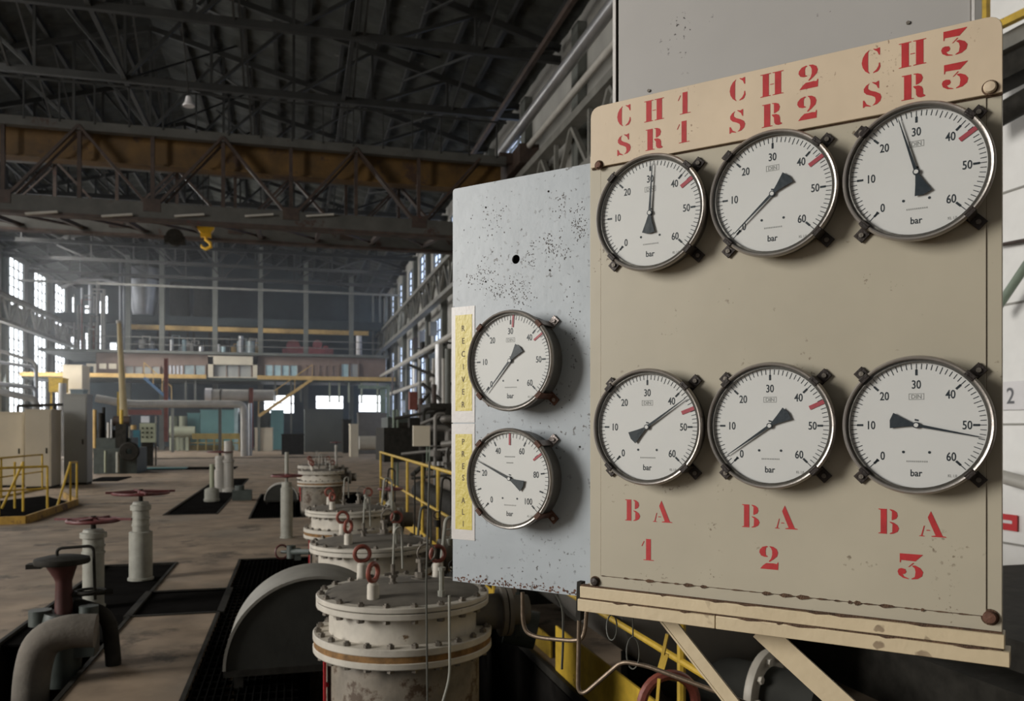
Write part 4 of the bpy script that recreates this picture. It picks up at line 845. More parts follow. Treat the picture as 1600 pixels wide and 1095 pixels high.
# front-left valve cluster with the flat dark actuator
t = thing('motor_valve', 'dark red valve column with a flat dark top plate at lower left', 'valve', pD(97, 1100, 5.5))
c = pD(97, 880, 5.5); MWt = MW[t]
mb = MB(); mb.lathe([(0.0001, 0), (.165, 0), (.17, .012), (.165, .035), (.10, .05), (0.0001, .052)], Matrix.Translation(c), 32); mb.box(c+Vector((-.16, 0, -.01)), (.09, .09, .03)); mb.build('top_plate', M['dark'], t, world=True)
mb = MB(); mb.tube([c+Vector((0, 0, .0)), c+Vector((.01, 0, -.09)), c+Vector((.01, 0, -.12)), c+Vector((.01, 0, -.33))], [.10, .06, .05, .055], 20); mb.build('red_column', M['darkred'], t, world=True)
mb = MB(); mb.tube(smooth_path([c+Vector((-.03, 0, .04)), c+Vector((-.03, 0, .10)), c+Vector((.19, .0, .11)), c+Vector((.20, 0, -.25))], .04), .010, 8); mb.build('bent_rod', M['dark'], t, world=True)
mb = MB(); mb.torus(.09, .010, Matrix.Translation(c+Vector((.16, .05, -.20))), 20, 6); mb.tube([c+Vector((.04, 0, -.21)), c+Vector((.30, .05, -.21))], .018, 8); mb.build('small_handwheel', M['dark'], t, world=True)
mb = MB(); mb.tube([c+Vector((.01, 0, -.33)), c+Vector((.0, 0, -.40)), c+Vector((.0, 0, -.8))], [.12, .13, .11], 20); mb.box(c+Vector((.14, 0, -.5)), (.14, .16, .22)); mb.cyl(c+Vector((-.13, 0, -.40)), .07, .10, None, 14); mb.cyl(c+Vector((.17, -.04, -.40)), .06, .12, None, 14); mb.build('valve_body', M['darkgreen'], t, world=True)
mb = MB(); mb.tube([c+Vector((.01, -.1, -.36)), c+Vector((.10, -.1, -.37)), c+Vector((.06, -.1, -.44))], .012, 8); mb.build('pale_link', M['pipew'], t, world=True)
e = [pD(150, 985, 5.3), pD(105, 985, 5.25), pD(62, 1002, 5.2), pD(48, 1060, 5.2), pD(46, 1150, 5.2)]
put('insulated_elbow', M['insul'], MB().tube(smooth_path(e, .18, 6), .105, 20), 'insulated pipe elbow turning down in the pit at lower left', 'pipe')
e = [pD(118, 945, 5.6), pD(170, 960, 5.6), pD(178, 1040, 5.6), pD(176, 1120, 5.6)]
put('dark_pipe', M['dark'], MB().tube(smooth_path(e, .1), .05, 12), 'dark pipe bending down beside the dark red valve column', 'pipe')
q = pD(200, 1000, 6.6); put('dark_pipe', M['dark'], MB().tube(smooth_path([q+Vector((-.2, .1, -.1)), q+Vector((0, .1, -.05)), q+Vector((.12, .1, -.5))], .1), .07, 12), 'short dark pipe bend below the pale handwheel posts', 'pipe')

# ------------------------------------------------------------------ yellow railings
def railing(name, pts, h, label, m='yellow', posts=None, mid=True, kick=0.0, r=.022, group=None):
    t = thing(name, label, 'railing', pts[0], 0, group); pts = [Vector(p) for p in pts]; P = [p+Vector((0, 0, h)) for p in pts]
    mb = MB(); mb.tube(P, r, 8); mb.build('top_rail', M[m], t, world=True)
    if mid: mb = MB(); mb.tube([p+Vector((0, 0, h*.52)) for p in pts], r*.8, 8); mb.build('middle_rail', M[m], t, world=True)
    if kick: 
        mb = MB()
        for a, b in zip(pts, pts[1:]): mb.bar(a+Vector((0, 0, kick/2)), b+Vector((0, 0, kick/2)), .012, kick)
        mb.build('kick_plate', M[m], t, world=True)
    for p in (posts or pts): p = Vector(p); mb = MB(); mb.tube([p, p+Vector((0, 0, h))], r, 8); mb.build('railing_post', M[m], t, world=True)
    return t
railing('pit_railing', [(1.72, 17.4, 0), (1.72, 5.5, 0)], 1.08, 'yellow railing along the right side of the vessel pit', posts=[(1.72, y, 0) for y in (17.3, 15.2, 13.1, 11.5, 10.2, 8.9, 7.2)], kick=.14)
railing('pit_railing', [(1.66, 5.2, 0), (1.66, 3.0, 0)], 1.08, 'near yellow railing seen below the gauge board, with a broad yellow kick plate', posts=[(1.66, 3.38, 0)], kick=.30, r=.02)
put('red_handwheel', M['ring'], MB().torus(.12, .022, Matrix.Translation(pD(1045, 1100, 3.4)) @ RX, 28, 8), 'red handwheel rim rising at the bottom edge below the board', 'handwheel')
A = lambda px, py: pZ(px, py, 0)
railing('platform_railing', [A(-60, 812), A(-2, 806), A(74, 800)], .86, 'front yellow railing of the floor opening at far left', m='yellow', kick=.0)
railing('platform_railing', [A(-40, 782), A(2, 778), A(66, 765)], .90, 'rear yellow railing of the floor opening at far left', m='yellow', kick=.05)
t = thing('stair_railing', 'yellow A-shaped stair railing right of the floor opening at left', 'railing', A(120, 785)); a, b = A(120, 785), A(110, 790)
mb = MB(); mb.tube([a, a+Vector((0, 0, .86))], .022, 8); mb.build('railing_post', M['yellow'], t, world=True)
mb = MB(); mb.tube([b, b+Vector((0, 0, .90))], .022, 8); mb.build('railing_post', M['yellow'], t, world=True)
mb = MB(); mb.tube([A(89, 792), b+Vector((0, 0, .88)), a+Vector((0, 0, .86))], .024, 8); mb.build('sloping_rail', M['yellow'], t, world=True)
t = thing('stair_railing', 'yellow A-shaped stair railing left of the other, inside the floor opening', 'railing', A(36, 795)); a, b = A(36, 800), A(23, 795)
for p, h_ in ((a, .95), (b, .92)): mb = MB(); mb.tube([p, p+Vector((0, 0, h_))], .022, 8); mb.build('railing_post', M['yellow'], t, world=True)
mb = MB(); mb.tube([A(3, 798)+Vector((0, 0, .05)), a+Vector((0, 0, .93))], .024, 8); mb.build('sloping_rail', M['yellow'], t, world=True)
mb = MB()
for p, q_ in ((A(-60, 822), A(40, 818)), (A(40, 818), A(121, 789)), (A(121, 789), A(100, 778))): mb.bar(p+Vector((0, 0, .06)), q_+Vector((0, 0, .06)), .04, .14)
put('opening_kerb', M['dirtyyellow'], mb, 'dirty yellow kerb around the floor opening at far left', 'kerb')
put('opening_plate', M['plate'], MB().add([tuple(A(-60, 812)+Vector((0, 0, .012))), tuple(A(38, 808)+Vector((0, 0, .012))), tuple(A(112, 786)+Vector((0, 0, .012))), tuple(A(70, 775)+Vector((0, 0, .012))), tuple(A(-60, 790)+Vector((0, 0, .012)))], [(0, 1, 2, 3, 4)]), 'dark cover plate inside the yellow-railed opening', 'plate')

# ------------------------------------------------------------------ enclosures and machines on the floor
def frame_of(x0, x1, yb, yt):
    b = pZ(x1, yb, 0).y; p, q = pY(x0, yb, b), pY(x1, yt, b); return p.x, q.x, b, q.z
def fbox(mb, x0, x1, yb, yt, depth, z0=None):
    a0, a1, b, z = frame_of(x0, x1, yb, yt); mb.box2((a0, b, 0 if z0 is None else z0), (a1, b+depth, z)); return a0, a1, b, z
def cabinet(x0, x1, yb, yt, depth, m, label, name='cabinet', door=True):
    a0, a1, b, z = frame_of(x0, x1, yb, yt); t = thing(name, label, 'cabinet', ((a0+a1)/2, b, 0))
    mb = MB(); mb.box2((a0, b, .06), (a1, b+depth, z)); mb.box2((a0-.02, b-.02, z), (a1+.02, b+depth+.02, z+.03)); mb.build('cabinet_body', M[m], t, world=True)
    mb = MB(); mb.box2((a0+.02, b+.02, 0), (a1-.02, b+depth, .06)); mb.build('plinth', M['dark'], t, world=True)
    if door:
        mb = MB(); mb.box2((a0+.03, b-.015, .1), (a1-.03, b-.002, z-.05)); d = mb.build('door', M[m], t, world=True)
        mb = MB(); mb.box2((a1-.12, b-.04, z*.45), (a1-.09, b-.015, z*.45+.14)); mb.build('handle', M['dark'], d, world=True)
    return a0, a1, b, z
cabinet(39, 80, 763, 641, .95, 'beigebox', 'tall beige enclosure with a dark side, right of the other beige one')
cabinet(-30, 37, 761, 645, 1.0, 'beigebox', 'tall beige enclosure cut by the left edge of the picture')
cabinet(100, 136, 757, 617, .65, 'greybox', 'tall light grey cabinet right of the beige enclosures')
a0, a1, b, z = frame_of(160, 216, 745, 738); put('floor_plate', M['plate'], MB().box2((a0, b-2.2, .0), (a1-.2, b, .02)), 'dark plate on the floor in front of the dark engine', 'plate')
eng = thing('pump_engine', 'dark green engine with upright pipes right of the grey cabinet', 'engine', A(180, 740))
def epart(x0, x1, yb, yt, b, dep, m, nm, shape='box', par=None):
    p, q = pY(x0, yb, b), pY(x1, yt, b); mb = MB()
    if shape == 'box': mb.box2((p.x, b, p.z), (q.x, b+dep, q.z))
    elif shape == 'cyl': mb.cyl(((p.x+q.x)/2, b+dep/2, p.z), (q.x-p.x)/2, q.z-p.z, None, 20)
    elif shape == 'hcyl': r = (q.z-p.z)/2; mb.cyl((0, 0, 0), r, q.x-p.x, Matrix.Translation((p.x, b+r, (p.z+q.z)/2)) @ Matrix.Rotation(pi/2, 4, 'Y'), 20)
    elif shape == 'wheel': r = (q.z-p.z)/2; mb.lathe([(r*.3, 0), (r*.95, 0), (r, .05), (r, .15), (r*.9, .2), (r*.3, .2)], Matrix.Translation(((p.x+q.x)/2, b, (p.z+q.z)/2)) @ RX, 24)
    return mb.build(nm, M[m], par, world=par is not None)
eb = A(180, 740).y
for a in ((146, 214, 741, 700, eb, 2.0, 'darkgreen', 'engine_bed'), (150, 205, 700, 684, eb+.4, 1.4, 'darkgreen', 'engine_block'), (152, 160, 684, 645, eb+.6, .3, 'dark', 'exhaust_stack', 'cyl'), (166, 171, 684, 660, eb+.3, .2, 'pipew', 'white_pipe', 'cyl'),
          (172, 175, 684, 655, eb+.3, .15, 'silver', 'silver_pipe', 'cyl'), (144, 150, 700, 640, eb+.9, .2, 'ochre', 'yellow_pipe', 'cyl'), (158, 163, 690, 636, eb+.7, .3, 'dark', 'black_stack', 'cyl'), (180, 197, 700, 662, eb+.2, .4, 'dark', 'gear_housing', 'box'),
          (186, 192, 662, 640, eb+.3, .2, 'yellow', 'yellow_bracket', 'cyl'), (196, 210, 720, 690, eb-.1, .2, 'dark', 'flywheel', 'wheel'), (180, 186, 738, 706, eb-.2, .2, 'post', 'pump_leg', 'cyl'), (162, 165, 738, 704, eb-.15, .15, 'palegreen', 'sight_glass', 'cyl'),
          (176, 202, 666, 650, eb+1.4, .4, 'crane', 'rear_duct', 'hcyl')):
    epart(*a[:8], shape=a[8] if len(a) > 8 else 'box', par=eng)
for i, (x0, x1) in enumerate(((152, 158), (163, 169), (174, 180))): epart(x0, x1, 684, 672, eb+.35, .3, 'dark', 'cylinder_head', 'cyl', eng)
cp = thing('control_panel', 'grey-green control panel with buttons and a pale screen on a teal stand', 'control panel', A(226, 728)); cb = A(226, 728).y
epart(218, 243, 691, 661, cb, .25, 'palegreen', 'panel_face', 'box', cp); epart(220, 233, 660, 650, cb+.05, .12, 'screen', 'screen', 'box', cp)
epart(208, 218, 742, 672, cb-1.2, .3, 'teal', 'stand', 'box', cp); epart(203, 212, 671, 664, cb-.6, .3, 'ochre', 'yellow_cap', 'cyl', cp); epart(221, 239, 728, 691, cb+.05, .1, 'dark', 'lower_stand', 'box', cp)
for i in range(3):
    for j in range(3): epart(221.5+i*7, 224+i*7, 670+j*7, 667.5+j*7, cb-.03, .03, 'dark', 'button', 'box', cp)
put('pale_post', M['pipew'], MB().box2((pY(242, 720, cb+.3).x, cb+.3, 0), tuple(pY(244.5, 650, cb+.3)+Vector((0, .08, 0)))), 'thin pale post right of the control panel', 'post')
# ------------------------------------------------------------------ right side between the vessels and the wall
def rs(name, label, cat, a, group=None):
    return tag(epart(*a[:6], a[6], name, a[7] if len(a) > 7 else 'box'), label, cat, group)
rs('junction_box', 'light grey junction box on the dark machinery right of the green pipes', 'box', (646, 672, 697, 665, 15.5, .12, 'beigebox'))
bpx = lambda px, py, b: pY(px, py, b)
put('box_conduits', M['greenpipe'], MB().tube([bpx(667, 697, 15.55), bpx(667, 735, 15.55)], .012, 6).tube([bpx(671, 697, 15.55), bpx(671, 735, 15.55)], .012, 6), 'thin green conduits below the light grey junction box', 'conduit')
rs('green_pipe', 'tall grey-green pipe, left one of a pair before the right wall', 'pipe', (613.5, 617.5, 763, 640, 22.0, .1, 'greenpipe', 'cyl'))
rs('green_pipe', 'tall grey-green pipe, right one of a pair before the right wall', 'pipe', (619.5, 623.5, 763, 640, 22.0, .1, 'greenpipe', 'cyl'))
rs('insulated_drum', 'pale insulated drum lying behind the far end of the yellow railing', 'drum', (562, 600, 703, 681, 24.0, .3, 'pipew', 'hcyl'))
put('insulated_pipe', M['insul'], MB().tube(smooth_path([(3.6, 9.2, .1), (3.5, 9.3, .95), (3.0, 12.0, .55), (2.9, 16, .55)], .4), .21, 20), 'thick pale insulated pipe sloping behind the yellow railing', 'pipe')
put('insulated_pipe', M['insul'], MB().tube(smooth_path([(2.35, 8.0, -.1), (2.4, 8.1, .85), (3.4, 8.3, 1.0)], .3), .16, 20), 'upright insulated elbow behind the yellow railing by the blue plate', 'pipe')
put('large_pipe', M['cladding'], MB().tube(smooth_path([(6.4, 14.5, 1.05), (4.2, 14.2, 1.15), (3.9, 14.0, -.1)], .5), .22, 20), 'grey pipe bending down under the light grey junction box', 'pipe')
mach = thing('dark_machinery', 'mass of dark machinery and pipes below the right-hand wall', 'machinery', (4.5, 18, 0))
for a in ((600, 705, 722, 668, 19.5, 2.0, 'dark', 'machine_bed'), (606, 640, 690, 652, 26, 2, 'darkgreen', 'rear_casing'), (672, 706, 690, 630, 18.5, 1.5, 'dark', 'tall_casing'), (640, 668, 672, 652, 21, 1.0, 'dark', 'casing_top', 'hcyl'), (655, 662, 668, 622, 21, .3, 'crane', 'riser_pipe', 'cyl'), (664, 672, 690, 640, 20.5, .3, 'dark', 'riser_pipe', 'cyl'), (676, 684, 640, 600, 19.4, .3, 'crane', 'riser_pipe', 'cyl'), (640, 652, 640, 612, 25, .3, 'redpost', 'red_casing', 'box'), (612, 640, 668, 660, 24.8, .3, 'dark', 'cross_pipe', 'hcyl')):
    epart(*a[:8], shape=a[8] if len(a) > 8 else 'box', par=mach)
put('low_pipe_bank', M['dark'], MB().tube([(2.6, 6.8, .25), (2.6, 17.5, .25)], .22, 14).tube([(3.1, 6.8, .15), (3.1, 17.5, .15)], .18, 14), 'dark pipes lying behind the yellow pit railing', 'pipe')
q = pZ(627, 800, .0)
t = thing('globe_valve', 'grey valve with a dark handwheel between the vessels and the yellow railing', 'valve', (1.2, 10.8, 0)); p_ = (1.2, 10.8)
mb = MB(); mb.lathe([(0.0001, 0), (.16, 0), (.18, .1), (.17, .3), (.12, .38), (.16, .40), (.16, .45), (.08, .48), (.06, .62), (.02, .66), (.02, .80), (0.0001, .80)], None, 24); mb.build('valve_body', M['post'], t)
mb = MB(); handwheel(mb, 0, 0, .80, .15, 4, .014); mb.build('handwheel', M['redwheel'], t)
rnd = random.Random(9)
for k, (x, y, h_, m_) in enumerate(((.95, 5.5, 1.0, 'post'), (1.1, 5.7, .95, 'dark'), (1.3, 7.0, 1.05, 'post'), (1.05, 7.3, .9, 'wire'), (1.4, 8.2, 1.1, 'dark'), (1.0, 9.9, 1.0, 'post'), (1.3, 12.2, 1.0, 'dark'))):
    put('impulse_pipe', M[m_], MB().tube(smooth_path([(x, y, -.4), (x, y, h_*.7), (x+.03, y, h_), (x+.12, y+.02, h_-.02), (x+.12, y+.02, h_*.4)], .05), .012, 8).cyl((x-.03, y, h_*.55), .028, .07, None, 10).torus(.035, .006, Matrix.Translation((x-.03, y-.02, h_*.55+.12)) @ RX, 14, 6),
        'thin looping impulse pipe with a small valve beside the vessels', 'pipe', 'thin looping pipes between the vessels and the railing')
# pipes on the right wall
put('rack_pipe', M['pipew'], MB().tube([(6.2, 26, 5.35), (6.2, 62, 5.35)], .13, 12), 'upper of two pale pipes running along the right wall', 'pipe')
put('rack_pipe', M['pipew'], MB().tube([(6.3, 26, 3.85), (6.3, 60, 3.85)], .11, 12), 'lower of two pale pipes running along the right wall', 'pipe')
for i, (px, b, y0, y1, r, m_) in enumerate(((686, 30, 690, 538, .14, 'silver'), (678, 34, 690, 560, .08, 'pipew'), (693, 28, 690, 560, .06, 'pipew'), (668, 38, 690, 560, .1, 'column'), (657, 42, 690, 572, .07, 'column'), (648, 46, 690, 566, .12, 'silver'), (636, 52, 690, 560, .12, 'column'), (700, 27, 700, 545, .1, 'column'))):
    p, q = pY(px, y0, b), pY(px, y1, b); put('riser_pipe', M[m_], MB().tube([(p.x, b, 0), (p.x, b, q.z)], r, 12), 'upright pipe among many rising before the right wall', 'pipe', 'upright pipes before the right wall')
for i, (a, b_, c, d, bb) in enumerate(((640, 570, 706, 600, 34), (650, 640, 700, 575, 36), (660, 600, 706, 640, 30), (655, 560, 700, 535, 40))):
    put('wall_brace', M['dark'], MB().bar(pY(a, b_, bb), pY(c, d, bb-2), .1, .1), 'dark slanting brace among the pipes of the right wall', 'brace', 'dark braces before the right wall')
# big clad pipe under the board
t = thing('clad_duct', 'big grey clad pipe passing behind the struts under the board', 'duct', (2.22, 4.2, .15))
mb = MB(); Tm = Matrix.Translation((2.22, 4.2, .65)) @ Matrix.Rotation(-pi/2, 4, 'X'); mb.lathe([(.0001, 0), (.42, 0), (.5, .04), (.5, 3.6), (0.0001, 3.6)], Tm, 48); mb.build('cladding', M['cladding'], t, world=True)
for y_ in (4.7, 7.2): mb = MB(); mb.box2((1.95, y_, -.0), (2.5, y_+.1, .22)); mb.build('saddle', M['dark'], t, world=True)
fc = Vector((2.475, 4.0, .16)); t = thing('flanged_pipe', 'small pipe end with a pale bolted flange below the big clad pipe', 'pipe', (2.475, 4.0, 0)); Tm = Matrix.Translation(fc) @ Matrix.Rotation(.55, 4, 'Z') @ Matrix.Rotation(pi/2, 4, 'X')
mb = MB(); mb.lathe([(.12, -.02), (.235, -.02), (.24, .0), (.235, .022), (.12, .022)], Tm, 40); mb.build('end_flange', M['vessel'], t, world=True)
mb = MB(); mb.lathe([(.15, .02), (.14, .30), (0.0001, .30)], Tm, 32); mb.build('pipe_stub', M['drum'], t, world=True)
mb = MB(); mb.lathe([(.15, -.02), (.15, -.6)], Tm, 32); mb.build('rear_pipe', M['drum'], t, world=True)
for k in range(10): a = 2*pi*k/10; mb = MB(); mb.cyl((.195*cos(a), .195*sin(a), .02), .022, .03, Tm, 6); mb.build('flange_bolt', M['vessel'], t, world=True)
put('dark_pipe', M['dark'], MB().tube([(1.9, 5.4, .55), (3.4, 6.2, .6)], .3, 24), 'dark wide pipe behind the hooked conduit under the blue plate', 'pipe')
put('dark_casing', M['darkgreen'], MB().tube([pD(790, 975, 4.9), pD(838, 985, 4.9)], .11, 18).tube([pD(805, 960, 4.8), pD(812, 960, 4.8)], .14, 6), 'dark valve casing below the blue plate', 'valve')

# ================================================================== the far end
def F(m, nm, par, rects, b, th=.3, shape='box'):
    mb = MB()
    for (x0, x1, yb, yt) in rects:
        p, q = pY(x0, yb, b), pY(x1, yt, b); mb.box2((p.x, b, p.z), (q.x, b+th, q.z))
    return mb.build(nm, M[m], par, world=par is not None)
def lineY(pts, b): return [pY(px, py, b) for px, py in pts]
def level(py_at_460, b): return pY(460, py_at_460, b).z
ZG = level(591, 58); ZM = level(556, 62)       # walkway and gallery floor heights
gal = thing('gallery', 'two-storey steel gallery with brown offices across the far end of the hall', 'gallery', (AMID, 62, ZG))
mb = MB(); mb.box2((HL+.6, 62, ZM), (HR-.6, 71.5, ZM+.18)); mb.build('upper_deck', M['column'], gal, world=True)
mb = MB(); mb.box2((HL+4.0, 62.6, ZG), (HR-.8, 62.8, ZM)); mb.build('office_wall', M['brown'], gal, world=True)
mb = MB(); mb.box2((HL+.6, 58.3, ZG-.22), (HR-.6, 62.6, ZG)); mb.build('walkway_deck', M['darkgreen'], gal, world=True)
mb = MB(); mb.box2((HL+.6, 58.0, ZG-.10), (pY(322, 590, 58).x, 58.1, ZG+.16)); mb.box2((pY(402, 590, 58).x, 58.0, ZG-.10), (HR-.6, 58.1, ZG+.16)); mb.build('yellow_kick_plate', M['ochre'], gal, world=True)
def offwin(x0, x1, yb, yt, m, nm='office_window', bars=4):
    p, q = pY(x0, yb, 62.5), pY(x1, yt, 62.5); mb = MB(); mb.box2((p.x, 62.5, p.z), (q.x, 62.55, q.z)); o = mb.build(nm, M[m], gal, world=True)
    mb = MB()
    for i in range(bars+1): x = p.x+(q.x-p.x)*i/bars; mb.box2((x-.03, 62.44, p.z), (x+.03, 62.5, q.z))
    mb.box2((p.x, 62.44, q.z), (q.x, 62.5, q.z+.08)); mb.box2((p.x, 62.44, p.z-.06), (q.x, 62.5, p.z)); mb.build('window_bars', M['brown'], o, world=True)
offwin(196, 250, 590, 573, 'greybox'); offwin(262, 286, 590, 571, 'screen'); offwin(287, 321, 591, 571, 'offglass', bars=2); offwin(334, 393, 589, 570, 'greybox', bars=3); offwin(414, 465, 588, 571, 'blueglass'); offwin(478, 530, 592, 572, 'brown', bars=5); offwin(533, 545, 592, 569, 'blueglass', 'office_door', 1); offwin(547, 560, 592, 569, 'greybox', 'office_door', 1)
F('beigebox', 'cream_bay', gal, [(325, 402, 569, 557), (325, 333, 592, 557), (395, 402, 592, 557)], 62.2, .3)
F('beigebox', 'cream_bay_sill', gal, [(333, 395, 597, 589)], 62.2, .3)
F('beigebox', 'white_frames', gal, [(135, 150, 572, 568), (135, 139, 590, 572), (146, 150, 590, 572), (155, 166, 576, 568), (170, 182, 576, 568)], 61.5, .1)
for px in (200, 253, 336, 407, 478, 549):
    p = pY(px, 500, 63); z1 = roofz(p.x)-.6
    put('gallery_column', M['column'], MB().box2((p.x-.17, 62.9, 0), (p.x+.17, 63.2, z1)).box2((p.x-.30, 62.88, ZM-.1), (p.x+.30, 63.22, ZM+.02)), 'tall grey-green steel column rising through the far gallery', 'column', 'steel columns of the far gallery')
for px in (583, 594, 604):
    p = pY(px, 500, 66); put('thin_column', M['column'], MB().box2((p.x-.08, 66, ZM+.2), (p.x+.08, 66.2, 12)), 'thin far column beside the right end of the gallery', 'column', 'thin columns at the right end of the gallery')
mb = MB(); mb.box2((pY(205, 515, 64.5).x, 64.5, level(521, 64.5)), (pY(576, 515, 64.5).x, 64.8, level(514, 64.5))); put('hoist_beam', M['ochre'], mb, 'yellow hoist beam running across the far gallery', 'beam')
mb = MB(); mb.box2((HL+.7, 65.2, level(512, 65)), (HR-.7, 65.6, level(499, 65))); put('cross_beam', M['bulk'], mb, 'dark deep beam above the yellow hoist beam', 'beam')
mb = MB(); mb.box2((pY(480, 500, 65.6).x, 65.61, level(503, 65)), (HR-.02, 65.8, level(500, 65))); put('cross_tube', M['lattice'], mb, 'thin grey tube at the right of the dark deep beam', 'beam')
for zz, yy in ((440, 64), (455, 60)):
    put('cross_tube', M['lattice'], MB().bar((HL+.02, yy, level(zz, yy)), (HR-.02, yy, level(zz, yy)), .14, .14), 'long grey tube spanning the far end below the roof', 'beam', 'tubes spanning the far end below the roof')
put('slanted_pipe', M['silver'], MB().tube(lineY([(95, 450), (125, 437), (160, 436), (186, 442)], 62.6), .14, 10).bar(pY(125, 437, 62.6), (pY(125, 437, 62.6).x, 62.6, roofz(pY(125, 437, 62.6).x)-.02), .04), 'wavy pale duct under the roof at the far left', 'duct')
t = thing('hopper', 'grey-silver tapering hopper hanging in the far gallery', 'hopper', pY(245, 490, 67)); p, q = pY(224, 493, 67), pY(224, 420, 67)
mb = MB(); r_ = (pY(251, 440, 67).x-pY(197, 440, 67).x)/2; mb.lathe([(0.0001, 0), (r_*.62, 0), (r_, (q.z-p.z)*.75), (r_, q.z-p.z), (0.0001, q.z-p.z)], Matrix.Translation(p), 32); mb.build('hopper_shell', M['silver'], t, world=True)
mb = MB(); mb.lathe([(r_*1.0, (q.z-p.z)*.74), (r_*1.03, (q.z-p.z)*.74), (r_*1.03, (q.z-p.z)*.78), (r_, (q.z-p.z)*.78)], Matrix.Translation(p), 32); mb.build('hopper_band', M['dark'], t, world=True)
for sx in (-1, 1): mb = MB(); mb.bar((p.x+sx*r_*.8, 67, ZM+.1), (p.x+sx*r_*1.0, 67, q.z-.5), .12); mb.build('hopper_leg', M['dark'], t, world=True)
for (x0, x1, yb, yt, m_, b) in ((138, 146, 553, 445, 'silver', 66), (150, 156, 553, 440, 'pipew', 66.5), (126, 131, 553, 450, 'silver', 67), (160, 164, 553, 470, 'pipew', 67), (186, 190, 500, 408, 'silver', 64), (192, 195, 500, 420, 'silver', 65), (115, 118, 553, 460, 'pipew', 68)):
    p, q = pY(x0, yb, b), pY(x1, yt, b); put('vertical_duct', M[m_], MB().cyl(((p.x+q.x)/2, b, ZM+.1), (q.x-p.x)/2, q.z-ZM-.1, None, 16), 'silver upright duct at the far left of the gallery', 'duct', 'upright ducts at the far left')
up_z = pY(300, 492, 67.5)
for (x0, x1, yt, yb, lb) in ((262, 294, 440, 493, 'dark round bin right of the silver hopper'), (300, 328, 446, 493, 'second dark bin, farther right of the silver hopper')):
    p, q = pY(x0, yb, 67.5), pY(x1, yt, 67.5); put('dark_bin', M['drum'], MB().cyl(((p.x+q.x)/2, 68.5, p.z), (q.x-p.x)/2, q.z-p.z, None, 24, ).box2((p.x, 67.8, ZM+.1), (p.x+.15, 67.95, p.z+.1)).box2((q.x-.15, 67.8, ZM+.1), (q.x, 67.95, p.z+.1)), lb, 'bin')
# bright slit windows at the far left corner
for (x0, x1, yb, yt) in ((113, 118, 488, 464), (111, 117, 556, 526), (120, 127, 553, 531), (131, 137, 552, 520), (149, 160, 556, 508), (133, 138, 490, 477), (152, 160, 490, 470), (162, 168, 490, 462), (172, 182, 552, 535), (130, 140, 432, 424), (152, 160, 432, 414)):
    wn[0] += 1; b = HB1-.1; p, q = pY(x0, yb, b), pY(x1, yt, b); r = bpy.data.objects.new('window_%d' % wn[0], None); link(r); r.location = p; r['kind'] = 'structure'; MW[r] = Matrix.Translation(p)
    mb = MB(); mb.box2((p.x, b+.04, p.z), (q.x, b+.06, q.z)); mb.build('window_pane', M['pane'], r, world=True)
    mb = MB(); n_ = max(2, int((q.z-p.z)/.45))
    for i in range(n_+1): z = p.z+(q.z-p.z)*i/n_; mb.box2((p.x-.03, b-.02, z-.03), (q.x+.03, b+.03, z+.03))
    for x in (p.x-.03, q.x): mb.box2((x, b-.02, p.z), (x+.03, b+.03, q.z))
    mb.build('window_frame', M['pier'], r, world=True)
# machines on the upper deck
def up(x0, x1, yt, m_, name, label, cat, shape='box', b=64, th=1.2, z0=None, group=None):
    p, q = pY(x0, 500, b), pY(x1, yt, b); z0 = ZM+.18 if z0 is None else z0; mb = MB()
    if shape == 'box': mb.box2((p.x, b, z0), (q.x, b+th, q.z))
    else: mb.cyl(((p.x+q.x)/2, b+th/2, z0), (q.x-p.x)/2, q.z-z0, None, 18)
    return tag(mb.build(name, M[m_], None), label, cat, group)
t = thing('red_machine', 'maroon machine set on the upper deck of the gallery', 'machine', pY(482, 553, 64.2)); 
for (x0, x1, yt) in ((441, 463, 545), (463, 490, 542), (490, 521, 545)): p, q = pY(x0, 500, 64.2), pY(x1, yt, 64.2); mb = MB(); mb.box2((p.x, 64.2, ZM+.18), (q.x, 65.4, q.z)); mb.build('maroon_casing', M['maroon'], t, world=True)
for (x0, x1, yt) in ((446, 470, 533), (488, 504, 530), (504, 514, 536)): p, q = pY(x0, 500, 64.5), pY(x1, yt, 64.5); mb = MB(); mb.cyl((0, 0, 0), (q.x-p.x)/2.2, .6, Matrix.Translation(((p.x+q.x)/2, 65, q.z-.4)) @ RX, 16); mb.build('maroon_housing', M['maroon'], t, world=True)
up(214, 246, 545, 'bluem', 'blue_machine', 'long blue-grey machine on the upper deck left of the silver flasks', 'machine')
up(220, 240, 532, 'silver', 'silver_tank', 'silver tank standing behind the blue-grey machine', 'tank', 'cyl', 66)
for (x0, x1, yt, m_, lb) in ((264, 270, 530, 'silver', 'narrow silver flask beside a rounded one on the upper deck'), (283, 290, 530, 'blueglass', 'pale blue upright flask on the upper deck'), (309, 318, 541, 'silver', 'low silver tank in the middle of the upper deck'), (337, 343, 537, 'signw', 'white flask just right of a gallery column'), (372, 380, 524, 'silver', 'tall curved silver pipe body right of mid upper deck'), (385, 398, 533, 'offglass', 'grey machine body right of the curved silver pipe'), (345, 352, 541, 'blueglass', 'small pale blue canister on the upper deck')):
    up(x0, x1, yt, m_, 'upper_deck_tank', lb, 'tank', 'cyl', 64, .8)
up(557, 566, 524, 'signw', 'white_tank', 'white upright cylinder at the right end of the upper deck', 'tank', 'cyl', 63.5, .8)
put('deck_railing', M['lattice'], MB().bar((HL+1, 62.1, ZM+1.1), (HR-1, 62.1, ZM+1.1), .05).bar((HL+1, 62.1, ZM+.6), (HR-1, 62.1, ZM+.6), .04), 'thin grey guard rails along the upper deck', 'railing')
